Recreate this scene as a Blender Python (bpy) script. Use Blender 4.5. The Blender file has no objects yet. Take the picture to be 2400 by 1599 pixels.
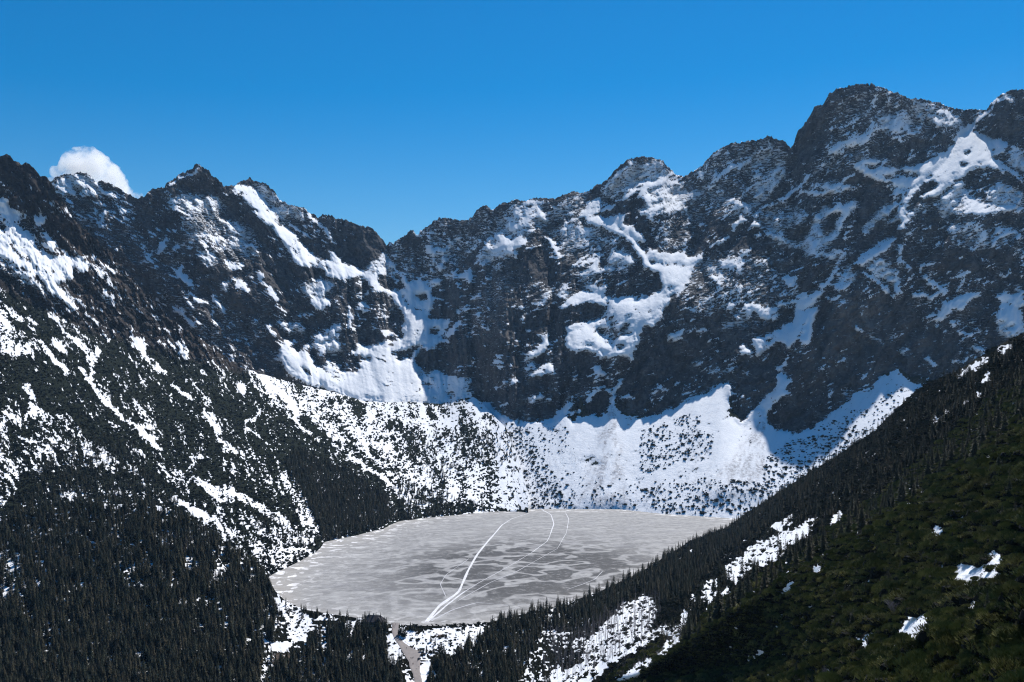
import bpy, math, random
import numpy as np
from mathutils import Vector

# ------------------------------------------------------------------ camera, sky, sun, exposure
S = bpy.context.scene
F = 2400 * 35.0 / 36.0            # focal length in photo pixels (35 mm on full frame, photo 2400 px wide)
CAM_H, HOR = 250.0, 890.0         # the camera stands 250 m above the lake; its level line is row 890

cam_d = bpy.data.cameras.new('camera')
cam_d.lens, cam_d.sensor_width = 35.0, 36.0
cam_d.shift_y = (HOR - 799.5) / 2400.0
cam_d.clip_start, cam_d.clip_end = 1.0, 40000.0
cam = bpy.data.objects.new('camera', cam_d)
S.collection.objects.link(cam)
cam.location = (0, 0, CAM_H)
cam.rotation_euler = (math.radians(90), 0, 0)
S.camera = cam

SUN_AZ, SUN_EL = math.radians(27), math.radians(51.5)     # azimuth to the right of the view direction (+Y)
world = bpy.data.worlds.new('World')
S.world = world
world.use_nodes = True
wn = world.node_tree
wn.nodes.clear()
sky_n = wn.nodes.new('ShaderNodeTexSky')
sky_n.sky_type = 'NISHITA'
sky_n.sun_disc = False
sky_n.sun_elevation, sky_n.sun_rotation = SUN_EL, SUN_AZ
sky_n.altitude, sky_n.air_density, sky_n.dust_density, sky_n.ozone_density = 1600, 1.2, 0.25, 3.0
hs = wn.nodes.new('ShaderNodeHueSaturation')
hs.inputs['Saturation'].default_value = 1.56
hs.inputs['Hue'].default_value = 0.5
bg = wn.nodes.new('ShaderNodeBackground')
bg.inputs['Strength'].default_value = 0.082
wo = wn.nodes.new('ShaderNodeOutputWorld')
wn.links.new(sky_n.outputs[0], hs.inputs['Color'])
wn.links.new(hs.outputs[0], bg.inputs['Color'])
wn.links.new(bg.outputs[0], wo.inputs['Surface'])

sun_d = bpy.data.lights.new('sun', 'SUN')
sun_d.energy, sun_d.angle, sun_d.color = 5.0, math.radians(0.53), (1.0, 0.965, 0.92)
sun = bpy.data.objects.new('sun', sun_d)
S.collection.objects.link(sun)
SDIR = Vector((math.sin(SUN_AZ) * math.cos(SUN_EL), math.cos(SUN_AZ) * math.cos(SUN_EL), math.sin(SUN_EL)))
sun.rotation_euler = (-SDIR).to_track_quat('-Z', 'Y').to_euler()
sun.location = (600, 500, 2500)

S.view_settings.view_transform = 'Standard'
S.view_settings.look = 'None'
S.view_settings.exposure = 0.23
S.view_settings.gamma = 1.0
S.view_settings.use_curve_mapping = False
S.render.engine = 'CYCLES'
S.cycles.max_bounces = 5
S.cycles.diffuse_bounces = 1
S.cycles.glossy_bounces = 1
S.cycles.transmission_bounces = 1
S.cycles.volume_bounces = 10
S.cycles.transparent_max_bounces = 4
S.cycles.sample_clamp_indirect = 2.0
S.cycles.use_denoising = True
S.cycles.denoising_input_passes = 'RGB_ALBEDO_NORMAL'
S.cycles.denoising_prefilter = 'NONE'
S.cycles.filter_width = 1.15

# ------------------------------------------------------------------ helpers
rng = np.random.default_rng(7)

def tag(o, label=None, cat=None, group=None, kind=None):
    if label: o['label'] = label
    if cat: o['category'] = cat
    if group: o['group'] = group
    if kind: o['kind'] = kind
    return o

def link(o, parent=None):
    S.collection.objects.link(o)
    if parent is not None: o.parent = parent
    return o

def hash2(ix, iy, seed):
    h = (ix.astype(np.int64) * 374761393 + iy.astype(np.int64) * 668265263 + seed * 974634777) & 0xFFFFFFFF
    h = ((h ^ (h >> 13)) * 1274126177) & 0xFFFFFFFF
    return ((h ^ (h >> 16)) & 0xFFFF).astype(np.float32) * (2 * math.pi / 65536)

def perlin(x, y, seed):
    x = np.asarray(x, np.float32); y = np.asarray(y, np.float32)
    ix, iy = np.floor(x), np.floor(y)
    fx, fy = x - ix, y - iy
    def g(dx, dy):
        a = hash2(ix + dx, iy + dy, seed)
        return np.cos(a) * (fx - dx) + np.sin(a) * (fy - dy)
    sx = fx * fx * fx * (fx * (fx * 6 - 15) + 10); sy = fy * fy * fy * (fy * (fy * 6 - 15) + 10)
    a = g(0, 0); b = g(1, 0); c = g(0, 1); d = g(1, 1)
    t = a + (b - a) * sx
    return (t + (c + (d - c) * sx - t) * sy) * 1.5

def fbm(x, y, octaves, seed, gain=0.5):
    s, a, w = 0, 1.0, 0
    for i in range(octaves):
        s = s + a * perlin(x * 2.03 ** i + 17.3 * i, y * 2.03 ** i + 5.1 * i, seed + i * 31)
        w += a * a; a *= gain
    return s / math.sqrt(w)

def ridged(x, y, octaves, seed, gain=0.5):
    s, a, w = 0, 1.0, 0
    for i in range(octaves):
        s = s + a * (1 - 2.2 * np.abs(perlin(x * 2.03 ** i + 9.7 * i, y * 2.03 ** i + 3.3 * i, seed + i * 57)))
        w += a; a *= gain
    return s / w

def uniform(n):
    q = np.quantile(n.ravel()[::7], np.linspace(0, 1, 101))
    return np.interp(n, q, np.linspace(0, 1, 101)).astype(np.float32)

def smooth(a, b, x):
    t = np.clip((x - a) / (b - a), 0, 1)
    return t * t * (3 - 2 * t)

def blur(a, r, n=2):
    for _ in range(n):
        for ax in (0, 1):
            p = np.pad(a, [(r + 1, r) if k == ax else (0, 0) for k in (0, 1)], mode='edge').cumsum(ax, dtype=np.float64)
            a = ((p[2 * r + 1:] - p[:-2 * r - 1]) if ax == 0 else (p[:, 2 * r + 1:] - p[:, :-2 * r - 1])) / (2 * r + 1)
    return a.astype(np.float32)

def pl(pts, u, k=1):
    p = np.array(pts, float)
    return np.interp(u, p[:, 0], p[:, k])

class Grid:
    """A regular grid over bearing (u) and elevation angle (v) seen from the viewpoint; terrain distance is a field on it."""
    def __init__(s, u0, u1, v0, v1, st):
        s.u0, s.v0, s.st = u0, v0, st
        s.us = np.arange(u0, u1 + st, st, dtype=np.float32); s.vs = np.arange(v0, v1 + st, st, dtype=np.float32)
        s.U, s.V = np.meshgrid(s.us, s.vs)
        s.wu = s.U + 6.0 * fbm(s.U / 34, s.V / 34, 3, 11) + 3.4 * fbm(s.U / 10, s.V / 8, 3, 12, .7)
        s.wv = s.V + 5.0 * fbm(s.U / 34, s.V / 34, 3, 13) + 3.0 * fbm(s.U / 10, s.V / 8, 3, 14, .7)
    def win(s, pts, m):
        p = np.array(pts, float)
        a = np.clip(((p.min(0) - m) - (s.u0, s.v0)) / s.st, 0, None).astype(int)
        b = ((p.max(0) + m) - (s.u0, s.v0)) / s.st
        return slice(a[1], max(int(b[1]) + 2, 0)), slice(a[0], max(int(b[0]) + 2, 0))
    def poly(s, pts):
        w = s.win(pts, 22); x, y = s.wu[w], s.wv[w]
        ins = np.zeros(x.shape, bool)
        n = len(pts)
        for i in range(n):
            (x0, y0), (x1, y1) = pts[i], pts[(i + 1) % n]
            if y0 == y1: continue
            c = ((y0 > y) != (y1 > y)) & (x < (x1 - x0) * (y - y0) / (y1 - y0) + x0)
            ins ^= c
        return w, ins
    def strip(s, pts, width):
        w = s.win(pts, 22 + width); x, y = s.wu[w], s.wv[w]
        d = np.full(x.shape, 1e9, np.float32)
        for (x0, y0), (x1, y1) in zip(pts[:-1], pts[1:]):
            dx, dy = x1 - x0, y1 - y0
            t = np.clip(((x - x0) * dx + (y - y0) * dy) / (dx * dx + dy * dy + 1e-6), 0, 1)
            d = np.minimum(d, np.hypot(x - x0 - t * dx, y - y0 - t * dy))
        return w, d < width / 2
    def sample(s, f, u, v):
        x = np.clip((u - s.u0) / s.st, 0, f.shape[1] - 1.001); y = np.clip((v - s.v0) / s.st, 0, f.shape[0] - 1.001)
        ix, iy = x.astype(int), y.astype(int); fx, fy = x - ix, y - iy
        return (f[iy, ix] * (1 - fx) + f[iy, ix + 1] * fx) * (1 - fy) + (f[iy + 1, ix] * (1 - fx) + f[iy + 1, ix + 1] * fx) * fy

def screened(h, kappa, mu, hu=None):
    """Relief whose downhill steps follow h: least squares, solved by cosine transform."""
    rhs = np.zeros((h.shape[0] + 1, h.shape[1]))
    rhs[1:] += h; rhs[:-1] -= h
    if hu is not None: rhs[:, 1:] += kappa * hu; rhs[:, :-1] -= kappa * hu
    a = np.concatenate([rhs, rhs[::-1]], 0); a = np.concatenate([a, a[:, ::-1]], 1)
    fa = np.fft.rfft2(a)
    ky = 2 - 2 * np.cos(2 * np.pi * np.arange(a.shape[0]) / a.shape[0])
    kx = 2 - 2 * np.cos(2 * np.pi * np.arange(fa.shape[1]) / a.shape[1])
    fa /= ky[:, None] + kappa * kx[None, :] + mu
    return np.fft.irfft2(fa, s=a.shape)[:rhs.shape[0], :rhs.shape[1]]

def P(crop, pts):
    ox, oy, k = CROPS[crop]
    return [(ox + x / k, oy + y / k) for x, y in pts]
CROPS = {0: (0, 0, 1), 1: (0, 300, 2.941), 2: (800, 300, 2.941), 3: (1600, 150, 2.941), 4: (0, 800, 2.941), 5: (800, 700, 2.941),
         6: (1600, 600, 2.941), 8: (1300, 1100, 3.139), 9: (1900, 1200, 3.93), 10: (2000, 750, 3.92)}

def paint(g, base, shade, items):
    """base: snow share per cell; items: (class, share, crop, points[, width]). Classes: L sunlit snow, S steeper or shaded snow, T talus snow, R rock."""
    d, sh = base.copy(), shade.copy()
    for it in items:
        cls, dens, crop, pts = it[:4]
        pts = P(crop, pts)
        w, m = g.strip(pts, it[4] / CROPS[crop][2]) if len(it) > 4 else g.poly(pts)
        d[w][m] = dens
        if cls != 'R': sh[w][m] = {'L': 0.0, 'S': 1.0, 'T': -0.5}[cls]
    return d, sh
# ------------------------------------------------------------------ snow and rock layout of the far massif
SKY_A = [(-80,400),(121,427),(136,416),(156,409),(170,412),(189,407),(206,410),(224,429),(241,424),(258,434),(282,446),(296,456),(323,468),(340,460),
 (357,446),(386,443),(388,436),(408,421),(425,409),(452,399),(456,390),(466,386),(476,392),(491,404),(496,414),(513,424),(525,439),(544,438),(571,426),
 (585,419),(602,428),(629,436),(646,455),(656,470),(680,484),(711,489),(721,499),(748,511),(762,504),(789,512),(820,523),(837,531),(868,535),(882,548),
 (894,560),(906,574),(929,567),(943,557),(960,543),(968,541),(975,550),(978,553),(987,543),(1001,535),(1018,518),(1035,512),(1058,516),(1089,521),
 (1106,511),(1123,490),(1137,483),(1154,494),(1171,480),(1191,477),(1208,470),(1235,472),(1249,467),(1276,467),(1300,470),(1320,458),(1344,453),
 (1371,453),(1398,438),(1422,426),(1439,405),(1460,385),(1473,375),(1500,371),(1531,372),(1555,380),(1568,397),(1585,412),(1600,417),(1624,403),
 (1651,385),(1678,356),(1712,339),(1753,334),(1784,328),(1801,321),(1818,327),(1838,334),(1852,345),(1858,344),(1869,313),(1889,286),(1909,254),
 (1930,245),(1943,223),(1960,211),(1977,209),(1998,201),(2042,199),(2076,211),(2110,223),(2130,233),(2158,235),(2178,240),(2205,242),(2222,254),
 (2246,259),(2280,260),(2307,262),(2321,245),(2341,228),(2362,215),(2400,213),(2500,200)]
SKY_A_Y = [(-80,3000),(330,3000),(466,3120),(585,3280),(700,3250),(906,3190),(1030,3190),(1137,3090),(1249,2980),(1500,2900),(1590,2880),(1801,2830),(1852,2780),
 (2020,2700),(2307,2720),(2500,2600)]
BASE_A = [(-80,900,2700),(560,880,2720),(700,860,2710),(950,835,2750),(1050,880,2690),(1110,930,2570),(1190,985,2330),(1250,1000,2260),(1350,985,2230),(1430,960,2250),
 (1460,968,2240),(1600,960,2230),(1690,930,2240),(1735,985,2180),(1790,1000,2165),(1850,1015,2140),(1950,980,2150),(2050,910,2180),(2100,885,2200),(2200,890,2200),(2500,880,2180)]
TALUS_A = [(-80,900),(1090,900),(1110,930),(1150,952),(1180,976),(1212,989),(1252,986),(1290,990),(1325,972),(1352,924),(1360,930),(1335,985),(1352,992),(1385,976),(1412,966),(1430,948),(1436,926),(1444,935),(1452,962),(1500,979),
 (1550,967),(1600,946),(1650,921),(1700,898),(1712,902),(1720,962),(1737,989),(1762,966),(1785,960),(1796,986),(1822,1006),(1866,1017),(1902,1004),(1942,974),(1972,950),(2004,920),(2045,908),(2068,876),(2100,866),(2140,880),(2200,890),(2500,880)]
TALUS_A = sorted(TALUS_A)
FOOT_A = [(-80,1010,2650),(1100,1010,2500),(1180,1100,2080),(1240,1195,1912),(1450,1195,1912),(1550,1205,1851),(1720,1215,1794),(1900,1195,1790),(2100,1100,1830),(2500,950,1950)]

ITEMS_A = [
 # left twin peak and pyramid
 ('L',.5,1,[(355,380),(500,320),(605,330),(700,400),(900,470),(760,490),(560,470),(430,470)]),
 ('L',.85,1,[(380,450),(470,440),(640,445),(760,475)],18), ('L',.9,1,[(660,385),(700,430),(750,475)],20),
 ('R',.10,1,[(680,375),(760,395),(900,465),(840,480),(720,440)]),
 ('L',.42,1,[(1130,500),(1300,450),(1500,470),(1560,560),(1480,620),(1250,600)]),
 ('L',.33,1,[(1250,600),(1500,600),(1750,700),(1800,900),(1600,880),(1350,820),(1250,720)]),
 ('R',.05,1,[(1140,410),(1240,330),(1360,300),(1450,320),(1540,410),(1570,470),(1380,470),(1200,440)]),
 ('L',.8,1,[(1145,405),(1240,345),(1330,315),(1380,258)],16),
 ('R',.06,1,[(960,520),(1100,520),(1120,700),(1080,800),(960,780),(850,600)]),
 ('R',.16,1,[(380,480),(900,500),(1000,760),(1100,980),(1300,1150),(1800,1300),(1850,1480),(1500,1560),(900,900),(600,700)]),
 ('L',.9,1,[(600,600),(700,670)],16), ('L',.85,1,[(700,600),(730,580),(690,650)],18), ('L',.9,1,[(820,580),(870,575)],14), ('L',.8,1,[(860,740),(890,780)],22),
 ('L',.97,1,[(1080,880),(1100,800),(1150,750),(1140,830),(1110,870)]),
 ('L',.95,1,[(1130,700),(1190,705),(1225,690),(1200,730)]),
 ('L',.95,1,[(1420,720),(1470,735),(1550,770),(1500,765),(1430,735)]), ('L',.9,1,[(1490,630),(1560,650),(1610,690)],14),
 ('L',.9,1,[(1200,830),(1260,800),(1320,830)],16), ('L',.5,1,[(1350,850),(1480,850),(1500,940),(1400,950)]),
 ('L',.97,1,[(1220,960),(1250,930),(1260,990),(1330,1060),(1330,1100),(1280,1070),(1220,1020)]), ('L',.9,1,[(1160,1000),(1230,1050)],10),
 ('L',.97,1,[(1520,930),(1580,910),(1700,930),(1660,970),(1600,990),(1550,960)]),
 ('L',.95,1,[(1600,1020),(1680,1060),(1730,1110),(1720,1150),(1660,1110),(1620,1080)]),
 ('L',.9,1,[(1090,1130),(1150,1175),(1215,1222)],14), ('L',.9,1,[(1200,1240),(1260,1290),(1330,1362)],24), ('L',.95,1,[(1470,1165),(1500,1210),(1550,1258)],30),
 ('L',.9,1,[(1320,1155),(1370,1180),(1420,1210)],14), ('L',.9,1,[(1080,1185),(1130,1220)],14), ('L',.7,1,[(1500,1080),(1580,1060),(1560,1120)]),
 ('L',.95,1,[(1670,805),(1700,785),(1735,815),(1690,825)]), ('S',.95,1,[(1725,785),(1770,820),(1735,830)]),
 ('S',.97,1,[(1760,1000),(1820,990),(1800,1050),(1880,1110),(1830,1100),(1780,1050)]), ('L',.8,1,[(1850,1100),(1900,1180)],30),
 ('R',.03,1,[(1740,940),(1820,980),(1830,1060),(1890,1110),(1980,1090),(2030,1000),(1990,920),(1900,860),(1800,880)]),
 ('L',.95,1,[(2125,1190),(2200,1150),(2290,1200),(2240,1250),(2170,1240)]), ('L',.6,1,[(2060,1100),(2200,1040),(2300,1080),(2240,1150),(2120,1160)]),
 ('L',.9,1,[(2060,1300),(2100,1280),(2110,1310)],20), ('L',.85,1,[(1830,1360),(1860,1400),(1890,1425)],24), ('L',.5,1,[(1900,1350),(2060,1340),(2100,1400),(1980,1420)]),
 ('L',.55,1,[(2150,1480),(2200,1420),(2340,1330),(2353,1560),(2200,1560)]),
 # the long couloir
 ('L',.78,1,[(1590,415),(1680,380),(1720,395),(1790,450),(1870,540),(1950,620),(1990,690),(2020,730),(1900,700),(1800,620),(1740,560),(1680,500)]),
 ('L',.97,1,[(1720,560),(1800,600),(1860,640),(1950,690),(2060,720),(2160,790),(2280,880),(2353,920),(2353,1045),(2290,1035),(2200,970),(2120,960),(2040,930),(1990,850),(1930,760),(1870,690)]),
 ('L',.97,1,[(1650,400),(1690,395),(1760,480),(1830,560),(1900,620),(1860,640),(1760,540)]),
 ('L',.9,1,[(1900,560),(2000,660),(2150,780)],22),
 ('R',.03,1,[(2020,700),(2090,745),(2160,790),(2260,860),(2290,910),(2220,910),(2140,850),(2060,780)]),
 ('S',.97,1,[(2210,830),(2270,850),(2353,890),(2353,920),(2280,880)]),
 ('S',.45,1,[(1700,350),(1850,410),(1950,520),(2100,570),(2100,640),(1950,600),(1860,520),(1780,430)]),
 ('L',.75,1,[(2070,585),(2140,590)],16), ('L',.8,1,[(1930,550),(1990,590)],14), ('S',.8,1,[(2190,650),(2240,700),(2320,800)],14),
 # basin left
 ('L',.98,2,[(0,925),(130,970),(240,1010),(290,1090),(400,1130),(450,1200),(530,1255),(610,1255),(560,1490),(470,1520),(440,1568),(60,1568),(0,1540),(20,1440),(170,1500),(300,1480),(430,1440),(420,1350),(400,1250),(340,1170),(230,1100),(160,1060),(130,1020),(0,1040)]),
 ('R',.10,2,[(0,1045),(130,1022),(230,1100),(340,1180),(410,1270),(430,1340),(400,1400),(300,1480),(180,1500),(60,1400),(80,1290),(110,1220),(60,1150),(0,1130)]),
 ('L',.9,2,[(130,1190),(180,1220),(240,1270),(170,1270),(110,1235)]), ('L',.9,2,[(160,1160),(190,1150)],22), ('L',.8,2,[(180,1360),(230,1375)],12),
 ('L',.96,2,[(40,1220),(70,1280),(55,1360),(90,1400)],26), ('S',.95,2,[(0,1170),(50,1230),(60,1290)],24), ('L',.9,2,[(260,1400),(330,1390),(370,1420),(300,1440)]),
 ('R',.05,2,[(20,1130),(60,1160),(50,1240),(10,1290),(0,1290)]), ('R',.06,2,[(0,1390),(60,1440),(110,1510),(40,1568),(0,1568)]),
 ('R',.10,2,[(200,1450),(280,1440),(270,1490),(200,1500)]), ('R',.10,2,[(310,1430),(400,1400),(440,1420),(400,1460),(330,1470)]), ('R',.15,2,[(315,1490),(350,1485),(355,1505),(325,1508)]),
 ('L',.97,5,[(0,510),(100,500),(150,430),(240,400),(350,390),(390,440),(470,400),(560,330),(510,430),(570,500),(600,590),(650,620),(655,700),(690,735),(530,735),(350,735),(240,725),(100,700),(0,680)]),
 ('R',.12,5,[(0,440),(60,420),(150,420),(150,450),(100,480),(60,520),(0,500)]), ('R',.12,5,[(240,400),(300,410),(305,440),(260,430)]), ('R',.12,5,[(340,360),(400,345),(480,360),(460,420),(390,435),(350,400)]),
 ('R',.15,5,[(480,330),(540,325),(530,350),(490,350)]), ('R',.15,5,[(170,405),(200,405),(190,420)]),
 ('L',.97,4,[(1930,20),(1990,0),(2060,0),(2110,90),(2200,180),(2353,300),(2353,360),(2250,330),(2050,270),(1990,220),(1900,120)]), ('R',.2,4,[(2090,165),(2140,200),(2180,250),(2120,210)]),
 ('L',.9,4,[(2060,0),(2130,20),(2220,120),(2353,160),(2353,330),(2220,200)]), ('R',.08,4,[(2110,60),(2200,40),(2240,130),(2230,200),(2150,130)]),
 ('R',.08,4,[(2060,0),(2110,10),(2080,70),(2040,60),(2010,30)]),
 ('S',.97,2,[(430,1010),(470,1060),(540,1050),(620,1110),(640,1190),(610,1250),(530,1250),(440,1180),(400,1120)]), ('R',.1,2,[(500,1140),(590,1140),(590,1190),(540,1190)]),
 ('S',.97,2,[(600,1310),(760,1310),(700,1420),(640,1480),(565,1490)]), ('R',.1,2,[(605,1380),(650,1370),(700,1395),(650,1430),(610,1410)]),
 ('S',.85,2,[(560,1070),(640,1040),(690,1040),(800,960),(790,1010),(700,1060),(640,1090)]),
 ('L',.97,2,[(700,1055),(760,1035),(850,990),(895,958),(915,1065),(840,1040),(760,1040)]),
 ('S',.97,5,[(570,520),(650,490),(700,530),(900,550),(905,700),(690,735),(655,700),(650,620),(600,580)]),
 ('L',.6,2,[(160,960),(240,910),(290,850),(330,920),(380,1000),(410,1040),(350,1060),(300,1010),(230,1000)]), ('S',.9,2,[(350,920),(390,980),(430,1010)],40),
 ('R',.06,2,[(290,1020),(360,990),(430,1060),(440,1110),(370,1110),(310,1060)]),
 ('L',.35,2,[(300,1000),(340,960),(410,1030),(380,1080)]),
 # middle ridge
 ('S',.22,2,[(320,800),(640,630),(1000,540),(1050,700),(800,960),(500,1060),(380,960)]), ('S',.85,2,[(580,830),(640,815),(700,820),(740,850),(660,870),(590,860)]),
 ('S',.7,2,[(440,960),(490,900)],14), ('S',.6,2,[(690,940),(760,800),(830,740)],22), ('R',.05,2,[(390,780),(480,710),(520,740),(530,850),(440,830)]),
 ('S',.3,2,[(1050,580),(1290,490),(1420,500),(1500,560),(1400,700),(1250,740),(1050,760)]),
 ('L',.6,2,[(940,920),(1060,800),(1290,760),(1290,790),(1100,880),(960,950)]),
 ('L',.93,2,[(1050,800),(1120,740),(1230,740),(1290,780),(1200,830),(1060,830)]),
 ('L',.75,2,[(930,920),(1020,800),(1110,710),(1200,600),(1290,510)],36), ('L',.75,2,[(1170,690),(1280,630),(1330,560)],44), ('L',.7,2,[(1330,530),(1370,600),(1400,640)],44), ('L',.8,2,[(1200,690),(1250,720)],30),
 ('S',.6,2,[(870,870),(960,760),(1080,690)],18), ('L',.5,2,[(1030,860),(1220,850),(1210,900),(1040,900)]),
 ('S',.3,2,[(1400,560),(1560,480),(1720,430),(1640,560),(1500,640),(1420,660)]),
 # domed peak
 ('S',.42,2,[(1830,370),(1960,250),(2160,215),(2240,270),(2353,345),(2353,480),(2150,420),(1950,480),(1800,480)]),
 ('L',.5,2,[(2080,400),(2200,330),(2353,400),(2353,560),(2250,600),(2130,600)]),
 ('L',.92,2,[(1640,600),(1670,540),(1770,470),(1840,500),(1840,560),(1760,600),(1690,610)]), ('L',.85,2,[(1760,480),(1840,380),(1930,300),(2000,235)],24),
 ('L',.85,2,[(1850,560),(1950,480),(2060,400),(2110,370)],36), ('L',.93,2,[(2020,490),(2090,405),(2150,480),(2130,530),(2080,500)]), ('L',.7,2,[(2060,580),(2140,560),(2130,640)],40),
 ('L',.8,2,[(2210,340),(2290,370),(2353,400)],24), ('L',.7,2,[(2200,380),(2260,470),(2320,560)],22),
 ('R',.03,2,[(1830,590),(1950,490),(2020,500),(2060,600),(2100,640),(2353,680),(2353,870),(2200,850),(2130,820),(2100,760),(1960,680),(1930,600)]),
 ('S',.2,2,[(2110,640),(2353,640),(2353,860),(2150,800)]),
 ('R',.22,2,[(1430,760),(1560,620),(1680,640),(1900,760),(2050,880),(2000,920),(1810,860),(1640,880),(1540,930)]), ('S',.4,2,[(1440,720),(1560,640),(1700,700),(1860,780),(1700,830),(1560,850)]),
 ('L',.98,2,[(1690,620),(1800,610),(1880,640),(1930,700),(2000,740),(2060,800),(2100,880),(2140,940),(2353,950),(2353,1100),(2270,1080),(2220,1090),(2180,1010),(2090,950),(2050,880),(1990,780),(1900,740),(1800,680),(1710,650)]),
 ('S',.98,2,[(1840,610),(1900,600),(1950,600),(1940,650),(2010,690),(2090,740),(2110,790),(2050,780),(1960,720),(1890,650)]),
 ('S',.98,2,[(2130,830),(2200,860),(2353,880),(2353,945),(2180,930),(2110,890)]),
 ('L',.8,2,[(1570,960),(1650,890),(1740,870),(1810,870),(1780,940),(1750,990),(1680,960)]), ('S',.95,2,[(1700,830),(1810,820),(1800,850),(1720,860)]),
 ('L',.6,2,[(1580,1000),(1680,990),(1800,960),(1990,960),(1930,1030),(1700,1040)]), ('L',.6,2,[(1820,880),(1900,860),(2060,930),(1980,950),(1850,940)]),
 ('R',.12,2,[(1700,1030),(1800,980),(2000,990),(2140,1030),(2200,1110),(2080,1150),(1990,1130),(1930,1220),(1900,1200),(1920,1120),(1800,1060)]),
 ('L',.9,2,[(1420,765),(1470,820),(1525,895)],26), ('L',.6,2,[(1430,740),(1540,700)],16), ('L',.55,2,[(1490,1150),(1520,1080),(1560,1100),(1560,1180)]),
 ('L',.98,2,[(1510,1250),(1560,1180),(1660,1120),(1770,1150),(1840,1210),(1900,1260),(2020,1220),(2100,1170),(2220,1130),(2353,1090),(2353,1130),(2260,1180),(2200,1290),(2150,1370),(2080,1370),(2000,1370),(1900,1380),(1800,1390),(1700,1440),(1640,1480),(1560,1500),(1545,1430),(1640,1390),(1750,1340),(1840,1250),(1700,1200),(1640,1230),(1560,1250)]),
 ('L',.98,2,[(2100,1170),(2250,1080),(2353,1000),(2353,1110),(2270,1180),(2200,1290),(2100,1260)]),
 ('S',.98,2,[(1660,1090),(1760,1080),(1820,1100),(1810,1160),(1900,1200),(1860,1215),(1770,1150)]), ('S',.98,2,[(1890,1230),(1960,1260),(2080,1150),(2170,1140),(2050,1190),(1960,1250)]),
 ('S',.98,2,[(1550,1385),(1620,1370),(1740,1330),(1660,1395),(1570,1405)]),
 ('L',.96,2,[(1560,1400),(1700,1410),(1820,1380),(1980,1370),(2060,1420),(2040,1520),(1980,1568),(1800,1568),(1700,1540),(1580,1520),(1540,1460)]),
 ('L',.96,5,[(1545,300),(1560,210),(1650,220),(1750,140),(1860,0),(2250,0),(2200,130),(2080,200),(2040,310),(1990,390),(1920,390),(1830,410),(1770,380),(1700,340),(1620,340),(1570,350)]),
 ('R',.05,5,[(1480,100),(1560,60),(1700,28),(1830,50),(1760,140),(1620,190),(1480,170)]), ('S',.97,5,[(1550,195),(1620,185),(1740,150),(1660,220),(1570,230)]),
 ('R',.3,5,[(1740,210),(1950,195),(2010,240),(1900,280),(1820,275)]), ('R',.3,5,[(1900,320),(1960,325),(1930,345)]), ('R',.2,5,[(2100,90),(2210,60),(2180,90),(2110,110)]),
 ('L',.92,5,[(1530,360),(1440,440),(1480,520),(1400,530),(1300,540),(1220,590),(1100,610),(1010,630),(1100,570),(1230,570),(1330,490),(1420,440)]),
 ('L',.95,5,[(1440,285),(1390,370),(1340,400),(1260,425),(1350,330)]), ('L',.9,5,[(1250,480),(1310,430),(1340,470),(1270,500)]), ('S',.8,5,[(1340,250),(1440,230),(1420,290),(1380,290)]),
 ('L',.95,5,[(800,170),(760,230),(700,290),(580,330)],40), ('L',.8,5,[(700,260),(730,300)],30), ('L',.7,5,[(900,0),(950,-20)],20), ('S',.8,5,[(930,120),(1020,60)],16), ('L',.6,5,[(810,90),(860,65)],20),
 ('L',.95,5,[(1730,500),(1780,470),(1830,510),(1760,520)]), ('S',.9,5,[(1740,470),(1790,455),(1760,510)]),
 ('R',.07,5,[(910,550),(930,330),(960,220),(1150,200),(1250,350),(1200,520),(1080,600),(960,650),(905,680)]),
 ('S',.6,2,[(1280,1200),(1380,1190),(1420,1110),(1470,1100),(1410,1220),(1330,1210)]), ('S',.7,2,[(1310,1085),(1350,1075),(1370,1090),(1330,1095)]), ('S',.6,2,[(1140,1120),(1220,1110),(1180,1130)]),
 ('S',.5,2,[(1260,1380),(1310,1375),(1300,1410)]), ('S',.6,2,[(1030,960),(1090,930),(1110,960),(1050,990)]),
 # lower middle wall, talus rim
 ('R',.08,5,[(960,650),(1220,600),(1480,540),(1850,520),(1870,600),(1620,660),(1480,800),(1340,840),(1200,840),(1040,740)]),
 ('S',.92,5,[(1270,700),(1300,680),(1330,660),(1350,680),(1480,685),(1400,705),(1330,720)]), ('S',.8,5,[(1080,740),(1200,730),(1200,745)],14),
 ('T',.97,5,[(1615,655),(1590,740),(1545,790),(1530,830),(1590,860),(1560,900),(1480,930),(1440,890),(1380,840),(1470,810),(1540,730)]),
 ('R',.04,5,[(1530,800),(1590,750),(1700,650),(1810,600),(1860,660),(1850,740),(1780,780),(1720,810),(1640,820),(1600,860)]), ('L',.9,5,[(1770,640),(1810,605),(1860,650)],14), ('S',.8,5,[(1690,700),(1740,650)],20), ('S',.7,5,[(1600,800),(1640,775)],24),
 ('L',.97,5,[(1985,300),(1990,420),(1960,520),(1920,590),(1870,660)],17), ('L',.95,5,[(1930,580),(1890,640),(1870,700)],34),
 ('R',.05,5,[(2000,420),(2100,300),(2353,100),(2353,700),(2200,790),(2060,820),(1930,790),(1880,740),(1890,650),(1950,560)]), ('S',.9,5,[(1940,690),(1985,655),(2030,690)]),
 ('S',.8,5,[(2250,240),(2353,210),(2353,270),(2240,290)]), ('L',.7,5,[(2280,280),(2340,255)],18),
 # right wall
 ('S',.2,6,[(0,60),(300,-50),(800,150),(800,300),(450,560),(380,640),(0,560)]),
 ('R',.06,6,[(0,380),(330,400),(480,640),(380,860),(290,880),(150,940),(0,960)]), ('S',.6,6,[(80,400),(190,400),(190,410)],14), ('S',.7,6,[(280,470),(390,465),(300,490)],16), ('S',.7,6,[(100,525),(190,515)],14),
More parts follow.
